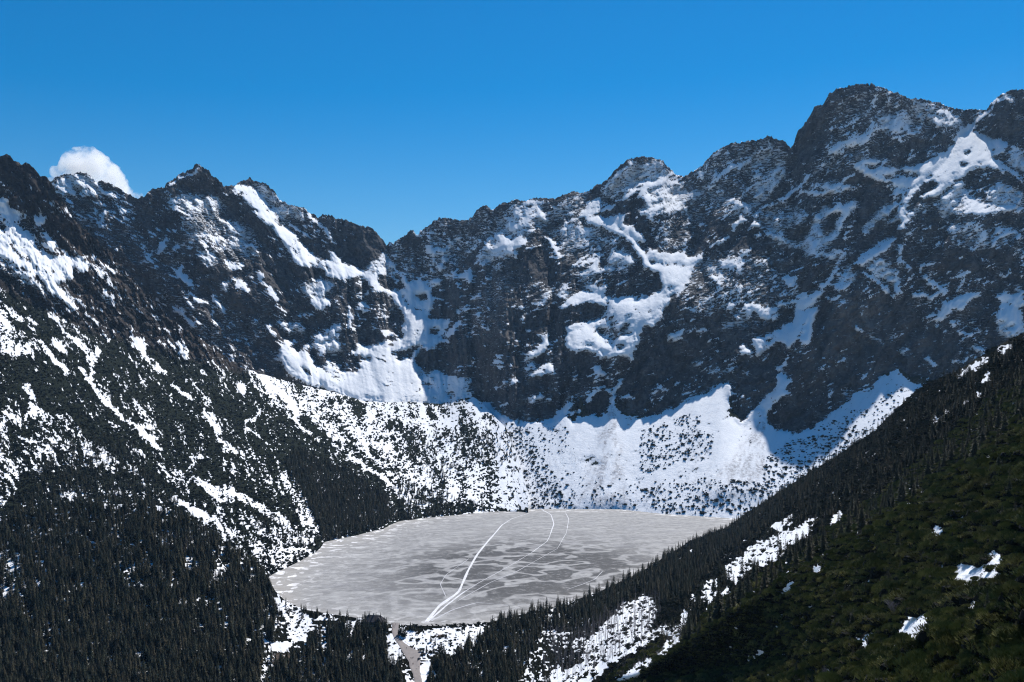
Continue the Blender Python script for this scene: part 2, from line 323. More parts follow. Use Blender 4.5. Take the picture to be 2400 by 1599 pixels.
 ('S',.6,6,[(60,750),(150,730)],16), ('S',.6,6,[(200,810),(240,780),(290,810),(340,770)],22), ('S',.5,6,[(100,290),(220,270),(200,330),(100,340)]),
 ('S',.96,6,[(430,450),(430,330),(480,325),(540,340),(660,370),(640,440),(560,450),(500,400),(450,440)]), ('R',.04,6,[(465,380),(500,370),(530,410),(480,430)]),
 ('S',.85,6,[(660,340),(750,310),(780,320)],26),
 ('S',.95,6,[(680,140),(740,150),(790,200),(740,215)]), ('S',.9,6,[(230,35),(420,10),(380,60),(300,90)]), ('L',.9,6,[(370,120),(400,40),(450,50),(420,100)]),
 ('L',.5,6,[(150,70),(230,70),(320,140),(260,190),(180,120)]), ('L',.9,6,[(200,140),(260,180)],26), ('S',.8,6,[(60,200),(160,180),(130,230)]), ('L',.9,6,[(340,390),(370,410),(400,435)],22), ('L',.7,6,[(290,355),(340,360)],12),
 ('S',.97,6,[(820,250),(860,280),(920,240),(960,210),(980,230),(900,350),(780,390),(790,320)]), ('S',.95,6,[(960,220),(1030,140),(1060,60),(1095,0)],18), ('S',.6,6,[(1020,150),(1080,60),(1150,-20)],10),
 ('L',.98,6,[(780,390),(900,360),(960,330),(910,430),(890,560),(830,610),(800,560),(720,630),(680,590),(600,640),(510,690),(560,640),(640,560),(680,540),(750,470)]),
 ('S',.97,6,[(480,590),(560,560),(640,500),(750,470),(670,560),(640,560),(600,590),(510,690)]), ('R',.05,6,[(795,550),(830,505),(815,560)]),
 ('L',.9,6,[(380,640),(420,620),(480,650),(470,680),(400,680)]), ('L',.85,6,[(490,745),(540,700),(590,670),(570,720),(530,750)]), ('L',.85,6,[(580,760),(640,800)],24),
 ('S',.96,6,[(640,760),(690,740),(720,670),(735,700),(710,780),(660,800)]), ('L',.97,6,[(660,810),(715,785),(715,870),(740,850),(710,930),(760,950),(690,970),(640,1000),(590,1090),(560,1130),(540,1110),(600,1010),(640,920)]),
 ('S',.96,6,[(640,910),(600,1010),(540,1110),(430,1170),(390,1170),(330,1090),(400,1145),(470,1085),(530,1010),(560,980)]),
 ('L',.8,6,[(780,790),(795,740)],12), ('L',.9,6,[(780,980),(790,950)],20), ('L',.7,6,[(860,770),(885,770)],14),
 ('R',.04,6,[(490,755),(590,690),(640,770),(655,850),(620,940),(520,1010),(460,1080),(400,1140),(340,1100),(305,990),(340,920),(370,870),(420,800)]),
 ('S',.6,6,[(360,950),(420,970)],16), ('S',.5,6,[(410,810),(450,800)],18),
 ('R',.05,6,[(900,560),(980,280),(1180,120),(1480,300),(1700,450),(1900,600),(1750,890),(1590,880),(1470,780),(1350,850),(1290,910),(1200,930),(1100,1010),(1080,1040),(1000,1100),(880,1190),(780,1225),(700,1210),(620,1170),(570,1130),(620,1020),(700,970),(760,950),(740,800)]),
 ('S',.7,6,[(1200,500),(1290,560),(1380,600)],14), ('S',.9,6,[(1200,500),(1250,530)],26), ('S',.6,6,[(1450,580),(1540,500)],8), ('S',.7,6,[(1510,660),(1560,630)],22), ('S',.8,6,[(1100,715),(1145,705)],20), ('S',.7,6,[(1110,940),(1140,935)],20),
 ('S',.85,6,[(1690,715),(1740,745)],28), ('S',.85,6,[(1870,730),(1955,715)],26), ('S',.7,6,[(1560,610),(1650,520),(1690,500)],8), ('S',.7,6,[(2000,625),(2100,660)],14), ('S',.8,6,[(1930,530),(1990,545)],20), ('S',.7,6,[(2050,520),(2100,510)],18), ('S',.8,6,[(1850,470),(1900,460)],30), ('S',.6,6,[(1935,470),(2010,455)],10),
 ('S',.5,6,[(1440,545),(1480,545)],14), ('S',.5,6,[(1310,500),(1350,490)],12), ('S',.5,6,[(930,780),(960,775)],12),
 ('L',.5,6,[(1030,200),(1200,100),(1150,210),(1060,240)]), ('L',.55,6,[(1000,290),(1130,320),(1100,330)],20),
 ('L',.9,6,[(1250,110),(1370,210),(1480,305)],24), ('L',.9,6,[(1500,-60),(1510,0),(1490,60),(1470,110),(1480,230),(1500,260)],34), ('S',.9,6,[(1480,0),(1470,100),(1465,220)],18), ('L',.8,6,[(1520,40),(1550,100)],34), ('L',.7,6,[(1390,110),(1440,170)],34),
 ('S',.5,6,[(1250,30),(1450,30),(1450,200),(1330,150)]),
 ('S',.85,6,[(1540,180),(1610,120),(1690,60),(1770,30)],16), ('S',.85,6,[(1640,110),(1700,170),(1780,230)],22), ('S',.95,6,[(1600,270),(1700,290),(1800,230)],26), ('S',.8,6,[(1810,15),(1980,15)],10),
 ('S',.97,6,[(1740,510),(1770,380),(1850,300),(1990,250),(2060,250),(1930,340),(1850,390),(1770,450)]), ('L',.97,6,[(1915,365),(1970,300),(2030,272)],32), ('S',.8,6,[(1660,430),(1740,400)],20),
 ('S',.8,6,[(1870,150),(1920,130),(1970,100)],26), ('S',.7,6,[(1890,240),(1950,180)],18),
 ('S',.97,6,[(2160,260),(2353,250),(2353,360),(2200,320)]), ('L',.95,6,[(2160,430),(2190,320),(2300,350),(2353,400),(2353,470),(2230,470),(2170,440)]), ('L',.55,6,[(2150,440),(2353,460),(2353,560),(2200,560)]),
 ('S',.7,6,[(2310,215),(2353,260)],24), ('L',.9,6,[(2060,15),(2100,35)],20), ('S',.6,6,[(2180,120),(2230,150)],10),
 # great summit
 ('S',.17,3,[(760,560),(1000,200),(1300,150),(1850,320),(2000,480),(1850,560),(1200,700),(900,800),(500,1050),(700,1200)]),
 ('R',.06,3,[(770,580),(800,460),(920,300),(1000,260),(1000,520),(900,700),(820,830),(740,900)]),
 ('S',.22,3,[(30,780),(330,560),(700,560),(740,600),(700,700),(480,980),(150,1250),(0,1200)]),
 ('R',.08,3,[(200,1000),(420,1050),(250,1250),(100,1290),(30,1240)]), ('L',.4,3,[(360,545),(640,530),(640,545)],14),
 ('S',.75,3,[(160,850),(300,740),(450,660),(600,560)],44), ('S',.75,3,[(330,950),(440,970)],30), ('S',.4,3,[(480,640),(620,580),(600,660),(480,760)]),
 ('S',.7,3,[(510,920),(600,800),(700,690)],26), ('S',.65,3,[(440,1000),(560,930),(700,740)],20), ('S',.5,3,[(480,880),(620,740)],16), ('L',.85,3,[(680,780),(710,740),(690,810)]), ('S',.8,3,[(510,1020),(620,960)],20), ('S',.8,3,[(350,1130),(420,1060)],18), ('S',.9,3,[(205,1250),(310,1190)],30),
 ('S',.92,3,[(0,950),(30,1050),(10,1290)],14), ('S',.6,3,[(0,920),(120,890)],40),
 ('S',.98,3,[(0,1300),(60,1330),(150,1300),(130,1350),(85,1390),(0,1380)]), ('L',.98,3,[(0,1385),(85,1385),(40,1500),(0,1560)]),
 ('L',.95,3,[(500,1040),(640,960),(790,860)],20), ('L',.9,3,[(790,855),(850,800),(910,750)],10), ('S',.6,3,[(910,750),(1000,690)],8),
 ('L',.75,3,[(490,1085),(530,1120),(590,1170)],34), ('L',.75,3,[(570,1095),(660,1030)],26), ('L',.8,3,[(680,930),(710,960),(740,1000)],26), ('L',.85,3,[(735,1045),(800,1080)],32), ('L',.8,3,[(810,1000),(845,1045)],26), ('L',.8,3,[(580,1100),(580,1150)],14),
 ('L',.35,3,[(480,1060),(650,960),(850,1000),(830,1100),(600,1200)]),
 ('S',.88,3,[(1000,600),(1060,550),(1160,510),(1250,470),(1310,400),(1400,400),(1560,350),(1530,400),(1400,450),(1330,480),(1250,560),(1160,580),(1070,610)]),
 ('S',.5,3,[(1340,370),(1560,330),(1600,420),(1420,470)]), ('S',.8,3,[(1530,430),(1640,440),(1650,480),(1560,480)]), ('L',.8,3,[(1560,465),(1600,470)],14),
 ('S',.96,3,[(1180,680),(1280,650),(1400,660),(1480,720),(1640,690),(1730,650),(1870,550),(1850,640),(1780,720),(1700,770),(1640,830),(1600,860),(1470,850),(1470,800),(1330,800),(1250,780),(1200,740)]),
 ('R',.25,3,[(1200,680),(1280,690),(1440,690),(1460,710),(1300,720)]), ('R',.2,3,[(1360,770),(1500,740),(1640,760),(1560,790),(1420,790)]),
 ('S',.88,3,[(800,860),(950,880),(1030,820),(1150,830),(1290,850),(1150,870),(980,910),(900,915)]), ('S',.8,3,[(1060,850),(1100,820),(1180,760)],16), ('S',.6,3,[(900,840),(1060,820)],24),
 ('S',.85,3,[(950,1050),(1000,1000),(1100,980),(1190,960),(1120,1020),(1010,1040)]), ('S',.62,3,[(1190,960),(1100,1060),(1060,1150),(970,1240),(890,1250)],40), ('S',.66,3,[(970,1010),(910,1120),(890,1200),(870,1290)],54),
 ('S',.5,3,[(900,1170),(1000,1180),(1060,1150)],30), ('L',.9,3,[(905,1260),(915,1235),(930,1262)]), ('L',.7,3,[(890,1310),(940,1310),(920,1340)]), ('S',.7,3,[(1090,1290),(1030,1330),(900,1310)],24), ('S',.8,3,[(1140,1270),(1100,1330),(1010,1480),(950,1568)],20),
 ('S',.55,3,[(1230,1130),(1420,960),(1450,980),(1300,1130),(1240,1170)]), ('L',.7,3,[(1250,1170),(1360,1070),(1480,960)],24), ('L',.6,3,[(1380,1110),(1500,1050)],24), ('S',.7,3,[(620,1180),(740,1240),(840,1250)],30), ('S',.6,3,[(400,1290),(460,1285)],30),
 ('L',.45,3,[(1580,250),(1720,265),(1850,330),(2000,480),(1850,480),(1680,380),(1580,330)]), ('L',.8,3,[(1640,330),(1690,270)],22), ('L',.8,3,[(1720,310),(1780,335),(1850,350)],20), ('L',.7,3,[(1590,320),(1650,370)],20),
 ('R',.1,3,[(1760,420),(1900,440),(1980,450),(1870,560),(1780,620),(1620,700),(1480,720),(1420,640),(1400,560),(1560,500)]),
 ('S',.95,3,[(1920,450),(2000,400),(2040,350),(1990,450),(1900,520),(1870,520)]),
 ('L',.98,3,[(2040,350),(2080,340),(2000,460),(2070,490),(2150,510),(2250,540),(2230,600),(2130,640),(2200,700),(2230,760),(2150,720),(2050,720),(1960,750),(1880,820),(1800,870),(1740,920),(1700,910),(1640,930),(1600,900),(1550,960),(1520,1030),(1500,1000),(1560,880),(1640,820),(1740,740),(1820,670),(1880,540),(1920,490),(1980,450)]),
 ('L',.9,3,[(2080,340),(2130,320),(2170,250)],26), ('L',.85,3,[(2200,690),(2270,740),(2340,800)],34), ('L',.9,3,[(2110,640),(2160,680),(2200,700),(2180,650)]),
 ('R',.08,3,[(1900,690),(1960,670),(1950,700),(1910,710)]), ('R',.06,3,[(1650,820),(1720,800),(1765,830),(1700,880),(1640,905),(1590,930),(1600,880)]), ('R',.3,3,[(2000,680),(2100,670),(2060,690)]), ('R',.2,3,[(1940,610),(1990,600),(1960,630)]),
 ('R',.05,3,[(2030,400),(2120,320),(2240,190),(2353,200),(2353,560),(2260,530),(2150,500),(2060,480),(2030,460)]), ('L',.6,3,[(2200,200),(2280,260)],22), ('L',.6,3,[(2300,360),(2353,390)],20), ('S',.5,3,[(2260,560),(2353,600),(2353,740),(2240,680)]),
 ('L',.9,3,[(1460,890),(1500,850),(1550,870),(1480,910)]), ('R',.12,3,[(1470,900),(1570,870),(1540,960),(1470,960)]),
 ('L',.97,3,[(1500,980),(1530,980),(1520,1100),(1560,1140),(1500,1160),(1460,1130),(1505,1100)]), ('L',.85,3,[(1570,880),(1540,960)],24),
 ('L',.97,3,[(1165,1385),(1230,1310),(1360,1230),(1470,1180),(1450,1230),(1340,1330),(1240,1380)]), ('L',.7,3,[(1090,1480),(1160,1400)],26),
 ('L',.6,3,[(1760,970),(1850,880),(1920,830),(1960,880),(2000,940),(2100,960),(2353,980),(2353,1022),(2100,1030),(1980,1022),(1850,1040),(1780,1060)]),
 ('L',.9,3,[(2000,1000),(2200,985),(2353,990),(2353,1020),(2050,1025)]), ('L',.85,3,[(1680,1010),(1760,950),(1880,850),(1940,820)],26), ('L',.6,3,[(1530,1080),(1640,990),(1740,960)],26), ('L',.5,3,[(2060,900),(2200,800),(2353,900),(2353,980),(2150,960)]), ('R',.05,3,[(2000,870),(2080,890),(2080,940),(2010,920)]),
 ('R',.06,3,[(1760,1080),(2100,1035),(2353,1030),(2353,1120),(2150,1110),(1900,1130)]),
 ('L',.75,3,[(2080,1250),(2170,1130),(2250,1120),(2353,1180),(2280,1220),(2180,1285)]), ('L',.8,3,[(1900,1150),(1925,1130),(1950,1150)]), ('R',.1,3,[(2220,1180),(2280,1180),(2260,1210)]),
 ('S',.3,3,[(1800,1080),(2050,1100),(2150,1250),(2000,1300),(1850,1250)]), ('L',.8,3,[(1820,1120),(1880,1200),(2000,1300),(2100,1370)],10),
]
PALE_A = [(1050,930,300,200,.35),(1160,720,70,90,.8),(1060,690,40,60,.6),(2010,740,70,70,.9),(1960,840,60,50,.8),(2050,900,50,40,.7),(1400,860,40,40,.5),(250,550,90,60,.5),(330,580,60,90,.5),(480,560,60,60,.5),
 (1350,820,60,80,.3),(1790,920,40,50,.5),(1650,520,80,60,.15),(1980,380,40,60,.3),(1830,900,200,60,.3),(1700,760,90,60,.3),(2200,830,120,60,.35),(560,700,80,100,.4)]
BROWN_A = [(1980,800,160,160,.8),(1130,780,110,160,.55),(260,600,180,160,.7),(560,760,160,120,.8),(2200,650,160,90,.7),(1900,650,90,90,.5)]

# near left flank, from the jagged crest down to the moraine lip and the lake
TOP_B = [(-80,372,2300),(0,370,2350),(10,364,2360),(15,361,2360),(24,366,2360),(32,380,2370),(42,381,2375),(49,388,2380),(60,383,2390),(70,387,2400),(82,399,2420),(94,414,2440),(109,416,2460),(121,433,2480),(135,462,2500),
 (150,478,2510),(170,520,2530),(215,560,2550),(260,600,2560),(330,680,2560),(400,755,2560),(470,800,2560),(540,850,2560),(580,868,2560),(620,880,2560),(700,902,2560),(780,920,2565),(850,940,2560),(905,944,2555),(960,943,2545),(1000,946,2535),(1032,948,2525),(1060,940,2500),
 (1085,935,2480),(1110,931,2470),(1130,945,2430),(1150,968,2370),(1172,990,2300),(1195,1015,2240),(1215,1080,2110),(1232,1140,2000),(1250,1190,1925),(1300,1190,1925)]
TREE_B = [(-80,620,2330),(0,640,2340),(200,760,2390),(400,852,2460),(560,888,2500),(700,925,2490),(850,962,2490),(1000,968,2475),(1110,955,2430),(1190,1040,2210),(1300,1200,1890)]
FOOT_B = [(-80,1440,1130),(400,1430,1140),(560,1390,1180),(640,1346),(700,1318),(740,1296),(752,1285),(760,1272),(830,1258),(900,1240),(935,1222),(1000,1213),(1080,1205),(1150,1197),(1240,1193),(1300,1193)]
FOOT_B = [p if len(p) == 3 else (p[0], p[1] + 2, 250 * F / (p[1] + 2 - HOR)) for p in FOOT_B]
ITEMS_B = [
 ('R',.04,1,[(0,150),(100,200),(260,280),(360,400),(460,500),(560,560),(700,700),(800,800),(1000,1000),(900,1000),(640,980),(620,900),(420,780),(330,650),(320,560),(200,600),(80,560),(80,480),(0,460)]),
 ('L',.12,1,[(600,860),(1000,900),(1300,1200),(1650,1650),(1300,1650),(900,1400),(500,1150)]),
 ('S',.97,1,[(-60,470),(60,490),(80,550),(180,600),(100,620),(-60,600)]),
 ('L',.95,1,[(-100,590),(60,600),(180,620),(320,610),(300,690),(330,760),(420,820),(480,880),(560,900),(610,940),(600,990),(540,1000),(490,1050),(400,1060),(420,1100),(480,1180),(560,1250),(650,1340),(760,1400),(860,1420),(800,1420),(700,1370),(620,1290),(520,1230),(420,1170),(340,1100),(270,1030),(180,970),(80,920),(-100,850)]),
 ('R',.25,1,[(120,660),(220,600),(300,700),(320,840),(380,860),(400,900),(260,820),(200,720)]), ('R',.2,1,[(30,760),(140,860),(240,940),(120,870)]), ('R',.15,1,[(380,1060),(480,1060),(470,1120),(410,1100)]),
 ('R',.2,1,[(360,830),(420,820),(440,880),(370,890)]), ('R',.25,1,[(0,640),(40,690),(0,700)]), ('R',.2,1,[(420,930),(460,930),(440,945)]),
 ('L',.5,1,[(0,880),(120,960),(300,1080),(420,1180),(300,1150),(140,1060),(0,980)]), ('R',.1,1,[(40,1180),(160,1160),(290,1200),(240,1240),(100,1250)]),
 ('L',.65,1,[(-60,1150),(60,1230),(160,1270),(260,1350),(230,1420),(330,1568),(60,1568),(-60,1500)]), ('R',.15,1,[(60,1350),(200,1330),(230,1450),(110,1500)]),
 ('L',.92,1,[(350,1270),(430,1350),(480,1440),(560,1500),(640,1568)],40), ('L',.5,1,[(310,1230),(420,1300),(560,1400),(640,1500),(560,1480),(420,1380)]),
 ('L',.6,1,[(880,1430),(980,1450),(1040,1500),(1000,1540),(930,1500)]), ('L',.9,1,[(1240,1490),(1280,1530),(1290,1568)],50), ('L',.8,1,[(1050,1280),(1100,1360),(1160,1420)],20), ('L',.8,1,[(700,930),(760,980),(830,1000)],26), ('L',.7,1,[(720,1120),(760,1180),(780,1230)],28), ('L',.7,1,[(690,1130),(740,1210)],10), ('L',.6,1,[(840,860),(880,900)],20),
 ('L',.85,1,[(700,1420),(740,1470)],28),
 # dwarf pine flank
 ('L',0.90,4,[(270,0),(330,60),(400,150),(470,220)],34), ('L',0.92,4,[(690,60),(640,160),(630,250),(640,310),(720,420),(800,500),(950,600),(1050,690),(1100,740)],32), ('L',0.90,4,[(530,0),(610,60),(640,160)],36), ('L',0.90,4,[(540,185),(580,240),(630,280)],34), ('S',.9,4,[(380,0),(430,50)],60),
 ('L',0.93,4,[(930,20),(1000,90),(1060,150),(1110,200),(1145,210)],44), ('L',0.93,4,[(1220,10),(1260,20),(1300,90),(1270,130),(1230,90)]), ('L',0.92,4,[(1190,290),(1240,340),(1320,395)],30), ('L',0.80,4,[(880,110),(960,160)],12),
 ('L',0.90,4,[(1420,490),(1460,560),(1500,625)],40), ('L',0.85,4,[(1520,690),(1600,750),(1680,790)],40), ('L',0.80,4,[(1400,210),(1440,230)],34), ('L',0.85,4,[(1800,480),(1760,540),(1690,550)],26), ('L',0.80,4,[(1690,580),(1780,660),(1890,750)],24), ('L',0.90,4,[(1650,270),(1700,290),(1690,370),(1640,340)]),
 ('L',0.52,4,[(1660,80),(1740,170),(1900,230),(2100,290),(2353,330),(2353,700),(2200,600),(2050,480),(1900,450),(1780,330),(1680,200)]), ('L',0.92,4,[(1720,160),(1850,290),(1990,420),(2060,500)],40), ('L',0.90,4,[(1980,490),(2080,590),(2200,690)],24),
 ('L',0.90,4,[(2190,350),(2260,330),(2240,410),(2160,400)]), ('R',.08,4,[(2270,400),(2353,380),(2353,430),(2280,430)]), ('R',.15,4,[(2200,510),(2290,540),(2260,570)]),
 ('S',.95,4,[(150,290),(210,285),(260,390),(290,410),(200,400)]),
 ('L',0.46,4,[(150,390),(190,400),(240,440),(300,480),(480,520),(560,620),(640,690),(780,770),(830,850),(760,880),(560,870),(430,900),(250,900),(150,900),(60,1100),(-60,1250),(-60,540),(60,450),(150,480)]), ('L',0.85,4,[(0,560),(60,540),(40,720),(0,740)]), ('L',0.90,4,[(190,420),(270,480),(180,520)],40), ('R',.15,4,[(50,330),(190,400),(190,490),(80,470)]), ('R',.1,4,[(60,560),(240,620),(200,670),(40,640)]),
 ('R',.03,4,[(200,200),(300,220),(420,330),(560,480),(700,600),(820,720),(900,830),(850,850),(760,740),(600,620),(500,510),(300,480),(230,330)]),
 ('L',0.32,4,[(850,370),(960,440),(1100,560),(1040,600),(900,480)]), ('L',0.80,4,[(950,560),(1010,580),(1060,600),(960,620)]), ('L',0.40,4,[(1200,540),(1280,590),(1290,680),(1230,740),(1260,640)]), ('L',0.43,4,[(720,560),(830,590),(800,620)],30),
 ('L',0.45,4,[(850,710),(1000,740),(1130,790),(1250,880),(1300,960),(1290,1020),(1180,1000),(1050,880),(920,790)]), ('L',0.43,4,[(1330,780),(1350,860),(1290,900)],40), ('L',0.32,4,[(1350,730),(1410,740),(1400,800)],40),
 ('L',0.40,4,[(1500,790),(1600,800),(1720,880),(1700,960),(1560,900)]), ('L',0.32,4,[(1540,540),(1640,640),(1560,620)]),
 ('L',0.85,4,[(1330,940),(1420,1000),(1500,1060),(1600,1090)],60), ('L',0.85,4,[(1520,1010),(1640,1050),(1800,1150),(1980,1260)],50),
 ('L',0.53,4,[(1190,1080),(1300,1110),(1420,1180),(1560,1260),(1700,1340),(1850,1400),(2000,1420),(2200,1440),(2230,1500),(2100,1560),(2000,1640),(1850,1640),(1700,1520),(1600,1400),(1450,1300),(1300,1220)]), ('L',0.96,4,[(1190,1075),(1260,1120),(1340,1160),(1420,1205)],40),
 ('L',0.43,4,[(1560,1120),(1720,1180),(1900,1280),(2060,1290),(2180,1400),(1950,1400),(1750,1320),(1600,1230)]), ('L',0.47,4,[(1950,920),(2060,980),(2100,1080),(2200,1250),(2240,1370),(2100,1300),(2020,1120)]), ('L',0.36,4,[(1800,950),(2000,900),(2060,1000),(1950,1080),(1830,1050)]),
 ('L',0.40,4,[(680,1030),(860,1020),(1010,1050),(1000,1090),(700,1060)]), ('L',0.40,4,[(400,980),(560,1000),(640,1060),(450,1090)]), ('L',0.85,4,[(-60,1200),(120,1210),(220,1260),(130,1300),(-60,1300)]), ('L',0.43,4,[(640,1180),(700,1260),(800,1290),(900,1240),(820,1180)]),
 # moraine flank under the lip
 ('L',.54,5,[(0,640),(240,705),(530,720),(680,735),(820,690),(940,670),(1000,720),(1080,800),(1200,870),(1250,1000),(1300,1250),(1330,1450),(1000,1440),(700,1400),(420,1300),(200,1100),(0,930)]),
 ('R',.12,5,[(70,690),(150,700),(180,790),(140,830),(80,780)]), ('L',.95,5,[(190,730),(200,830),(170,930)],24), ('R',.06,5,[(290,840),(400,830),(440,870),(410,920),(310,900)]), ('L',.95,5,[(440,820),(450,920)],22), ('R',.08,5,[(560,760),(640,740),(660,830),(620,850)]), ('R',.1,5,[(660,760),(760,750),(720,790)]),
 ('L',.97,5,[(660,800),(700,810),(760,850),(800,890),(760,900),(690,850)]), ('L',.9,5,[(800,740),(930,680),(990,740),(1040,800),(900,780)]), ('R',.2,5,[(790,800),(820,800),(850,910),(820,920)]), ('L',.9,5,[(860,770),(980,830),(1100,900),(1180,960),(1050,920),(900,850)]),
 ('R',.3,5,[(0,930),(150,980),(300,1080),(420,1180),(330,1200),(150,1100),(0,1040)]), ('L',.9,5,[(0,960),(120,1010),(200,1090),(330,1160)],20), ('L',.85,5,[(60,1080),(200,1180),(330,1270)],26), ('L',.9,5,[(240,1000),(340,1040)],26),
 ('R',.35,5,[(430,890),(560,900),(650,1050),(560,1200),(470,1100)]), ('R',.35,5,[(760,880),(1180,930),(1220,1050),(1150,1180),(900,1150),(760,1000)]), ('L',.9,5,[(1200,880),(1280,930),(1260,1010),(1200,960)]),
 ('L',.8,5,[(330,1280),(420,1290),(500,1380),(640,1420),(520,1440),(400,1380)]), ('L',.85,5,[(700,1330),(830,1280),(870,1300),(760,1400)]),
 ('R',.3,5,[(1040,1150),(1100,1190),(1270,1370),(1230,1390),(1090,1260)]), ('R',.5,5,[(1000,1440),(1040,1250),(1270,1390),(1290,1450)]), ('L',.96,5,[(820,1500),(960,1470),(1040,1460)],18),
 ('L',.70,5,[(1040,900),(1200,960),(1300,1450),(1110,1450)]), ('L',.82,5,[(1120,930),(1220,970),(1310,1450),(1190,1450)]), ('L',.9,5,[(1180,950),(1260,980),(1330,1450),(1290,1450),(1250,1300),(1190,1200)]), ('L',.94,5,[(1235,960),(1290,1000),(1340,1450),(1310,1450)]),
]
# ------------------------------------------------------------------ materials
def mat(name):
    m = bpy.data.materials.new(name); m.use_nodes = True
    nt = m.node_tree
    for n in list(nt.nodes):
        if n.type != 'OUTPUT_MATERIAL' and n.type != 'BSDF_PRINCIPLED': nt.nodes.remove(n)
    b = next(n for n in nt.nodes if n.type == 'BSDF_PRINCIPLED')
    return m, nt, b
def node(nt, t, **kw):
    n = nt.nodes.new(t)
    for k, v in kw.items(): setattr(n, k, v)
    return n
def setin(n, **kw):
    for k, v in kw.items(): n.inputs[k.replace('_', ' ')].default_value = v
    return n
def noise_n(nt, scale, detail=4, rough=0.55, vec=None):
    n = node(nt, 'ShaderNodeTexNoise'); setin(n, Scale=scale, Detail=detail, Roughness=rough)
    if vec is not None: nt.links.new(vec, n.inputs['Vector'])
    return n.outputs['Fac']
def math_n(nt, op, a, b=None, c=None):
    n = node(nt, 'ShaderNodeMath', operation=op)
    for i, x in enumerate((a, b, c)):
        if x is None: continue
        if isinstance(x, (int, float)): n.inputs[i].default_value = x
        else: nt.links.new(x, n.inputs[i])
    return n.outputs[0]
def ramp(nt, fac, lo, hi):
    n = node(nt, 'ShaderNodeMapRange', interpolation_type='SMOOTHSTEP'); n.inputs[1].default_value = lo; n.inputs[2].default_value = hi
    nt.links.new(fac, n.inputs[0]); return n.outputs[0]
def mixc(nt, fac, a, b):
    n = node(nt, 'ShaderNodeMix', data_type='RGBA')
    for i, x in ((0, fac), (6, a), (7, b)):
        if isinstance(x, (int, float)): n.inputs[i].default_value = x
        elif isinstance(x, tuple): n.inputs[i].default_value = (*x, 1)
        else: nt.links.new(x, n.inputs[i])
    return n.outputs[2]
def attr(nt, name):
    return node(nt, 'ShaderNodeAttribute', attribute_name=name).outputs['Fac']
def pos(nt):
    return node(nt, 'ShaderNodeTexCoord').outputs['Object']
def plain(name, col, rough=0.8, var=0.25, scale=3.0):
    m, nt, b = mat(name)
    f = noise_n(nt, scale, 3, 0.6, pos(nt))
    c = mixc(nt, f, tuple(x * (1 - var) for x in col), tuple(min(1, x * (1 + var)) for x in col))
    nt.links.new(c, b.inputs['Base Color']); setin(b, Roughness=rough)
    b.inputs['Specular IOR Level'].default_value = 0.25
    return m

def terrain_material(name, rock_dark, rock_light, veg_a, veg_b):
    m, nt, b = mat(name)
    p = pos(nt)
    n1 = noise_n(nt, 0.035, 5, 0.6, p); n2 = noise_n(nt, 0.16, 4, 0.65, p); n3 = noise_n(nt, 0.5, 3, 0.6, p)
    mp = node(nt, 'ShaderNodeMapping'); mp.inputs['Scale'].default_value = (0.05, 0.05, 0.014); nt.links.new(p, mp.inputs['Vector'])
    streak = noise_n(nt, 1.0, 6, 0.65, mp.outputs[0])
    rock = mixc(nt, ramp(nt, math_n(nt, 'ADD', math_n(nt, 'MULTIPLY', n1, 0.5), math_n(nt, 'MULTIPLY', streak, 0.5)), 0.40, 0.64), rock_dark, rock_light)
    rock = mixc(nt, ramp(nt, n2, 0.45, 0.75), rock, tuple(x * 0.45 for x in rock_dark))
    rock = mixc(nt, math_n(nt, 'MULTIPLY', attr(nt, 'brown'), 0.9), rock, (0.105, 0.082, 0.066))
    pale = math_n(nt, 'MULTIPLY', attr(nt, 'pale'), ramp(nt, n2, 0.3, 0.65))
    rock = mixc(nt, pale, rock, (0.27, 0.245, 0.225))
    veg = mixc(nt, ramp(nt, n3, 0.35, 0.7), veg_a, veg_b)
    vf = math_n(nt, 'MULTIPLY_ADD', math_n(nt, 'SUBTRACT', n2, 0.5), 0.8, attr(nt, 'veg'))
    ground = mixc(nt, ramp(nt, vf, 0.4, 0.6), rock, veg)
    ds = math_n(nt, 'MULTIPLY', attr(nt, 'dirt'), ramp(nt, n2, 0.3, 0.7))
    snow = mixc(nt, ds, (0.86, 0.875, 0.90), (0.40, 0.39, 0.40))
    sf = math_n(nt, 'MULTIPLY_ADD', math_n(nt, 'SUBTRACT', n3, 0.5), 0.5, attr(nt, 'snow'))
    sf = ramp(nt, sf, 0.36, 0.64)
    dm = node(nt, 'ShaderNodeMapping'); dm.inputs['Scale'].default_value = (0.07, 0.07, 0.30); dm.inputs['Rotation'].default_value = (0, math.radians(18), 0); nt.links.new(p, dm.inputs['Vector'])
    dn = noise_n(nt, 1.0, 5, 0.7, dm.outputs[0])
    du = attr(nt, 'dust')
    df = math_n(nt, 'MULTIPLY', ramp(nt, math_n(nt, 'MULTIPLY_ADD', du, 0.38, dn), 0.60, 0.68), math_n(nt, 'MINIMUM', 0.85, math_n(nt, 'MULTIPLY', du, 4.0)))
    sf = math_n(nt, 'MAXIMUM', sf, df)
    nt.links.new(mixc(nt, sf, ground, snow), b.inputs['Base Color'])
    setin(b, Roughness=0.95); b.inputs['Specular IOR Level'].default_value = 0.03
    bp = node(nt, 'ShaderNodeBump'); bp.inputs['Strength'].default_value = 0.9; bp.inputs['Distance'].default_value = 7.0
    hgt = math_n(nt, 'MULTIPLY', math_n(nt, 'ADD', n2, math_n(nt, 'MULTIPLY', n3, 0.35)), math_n(nt, 'SUBTRACT', 1.0, math_n(nt, 'MULTIPLY', sf, 0.85)))
    nt.links.new(hgt, bp.inputs['Height']); nt.links.new(bp.outputs[0], b.inputs['Normal'])
    return m

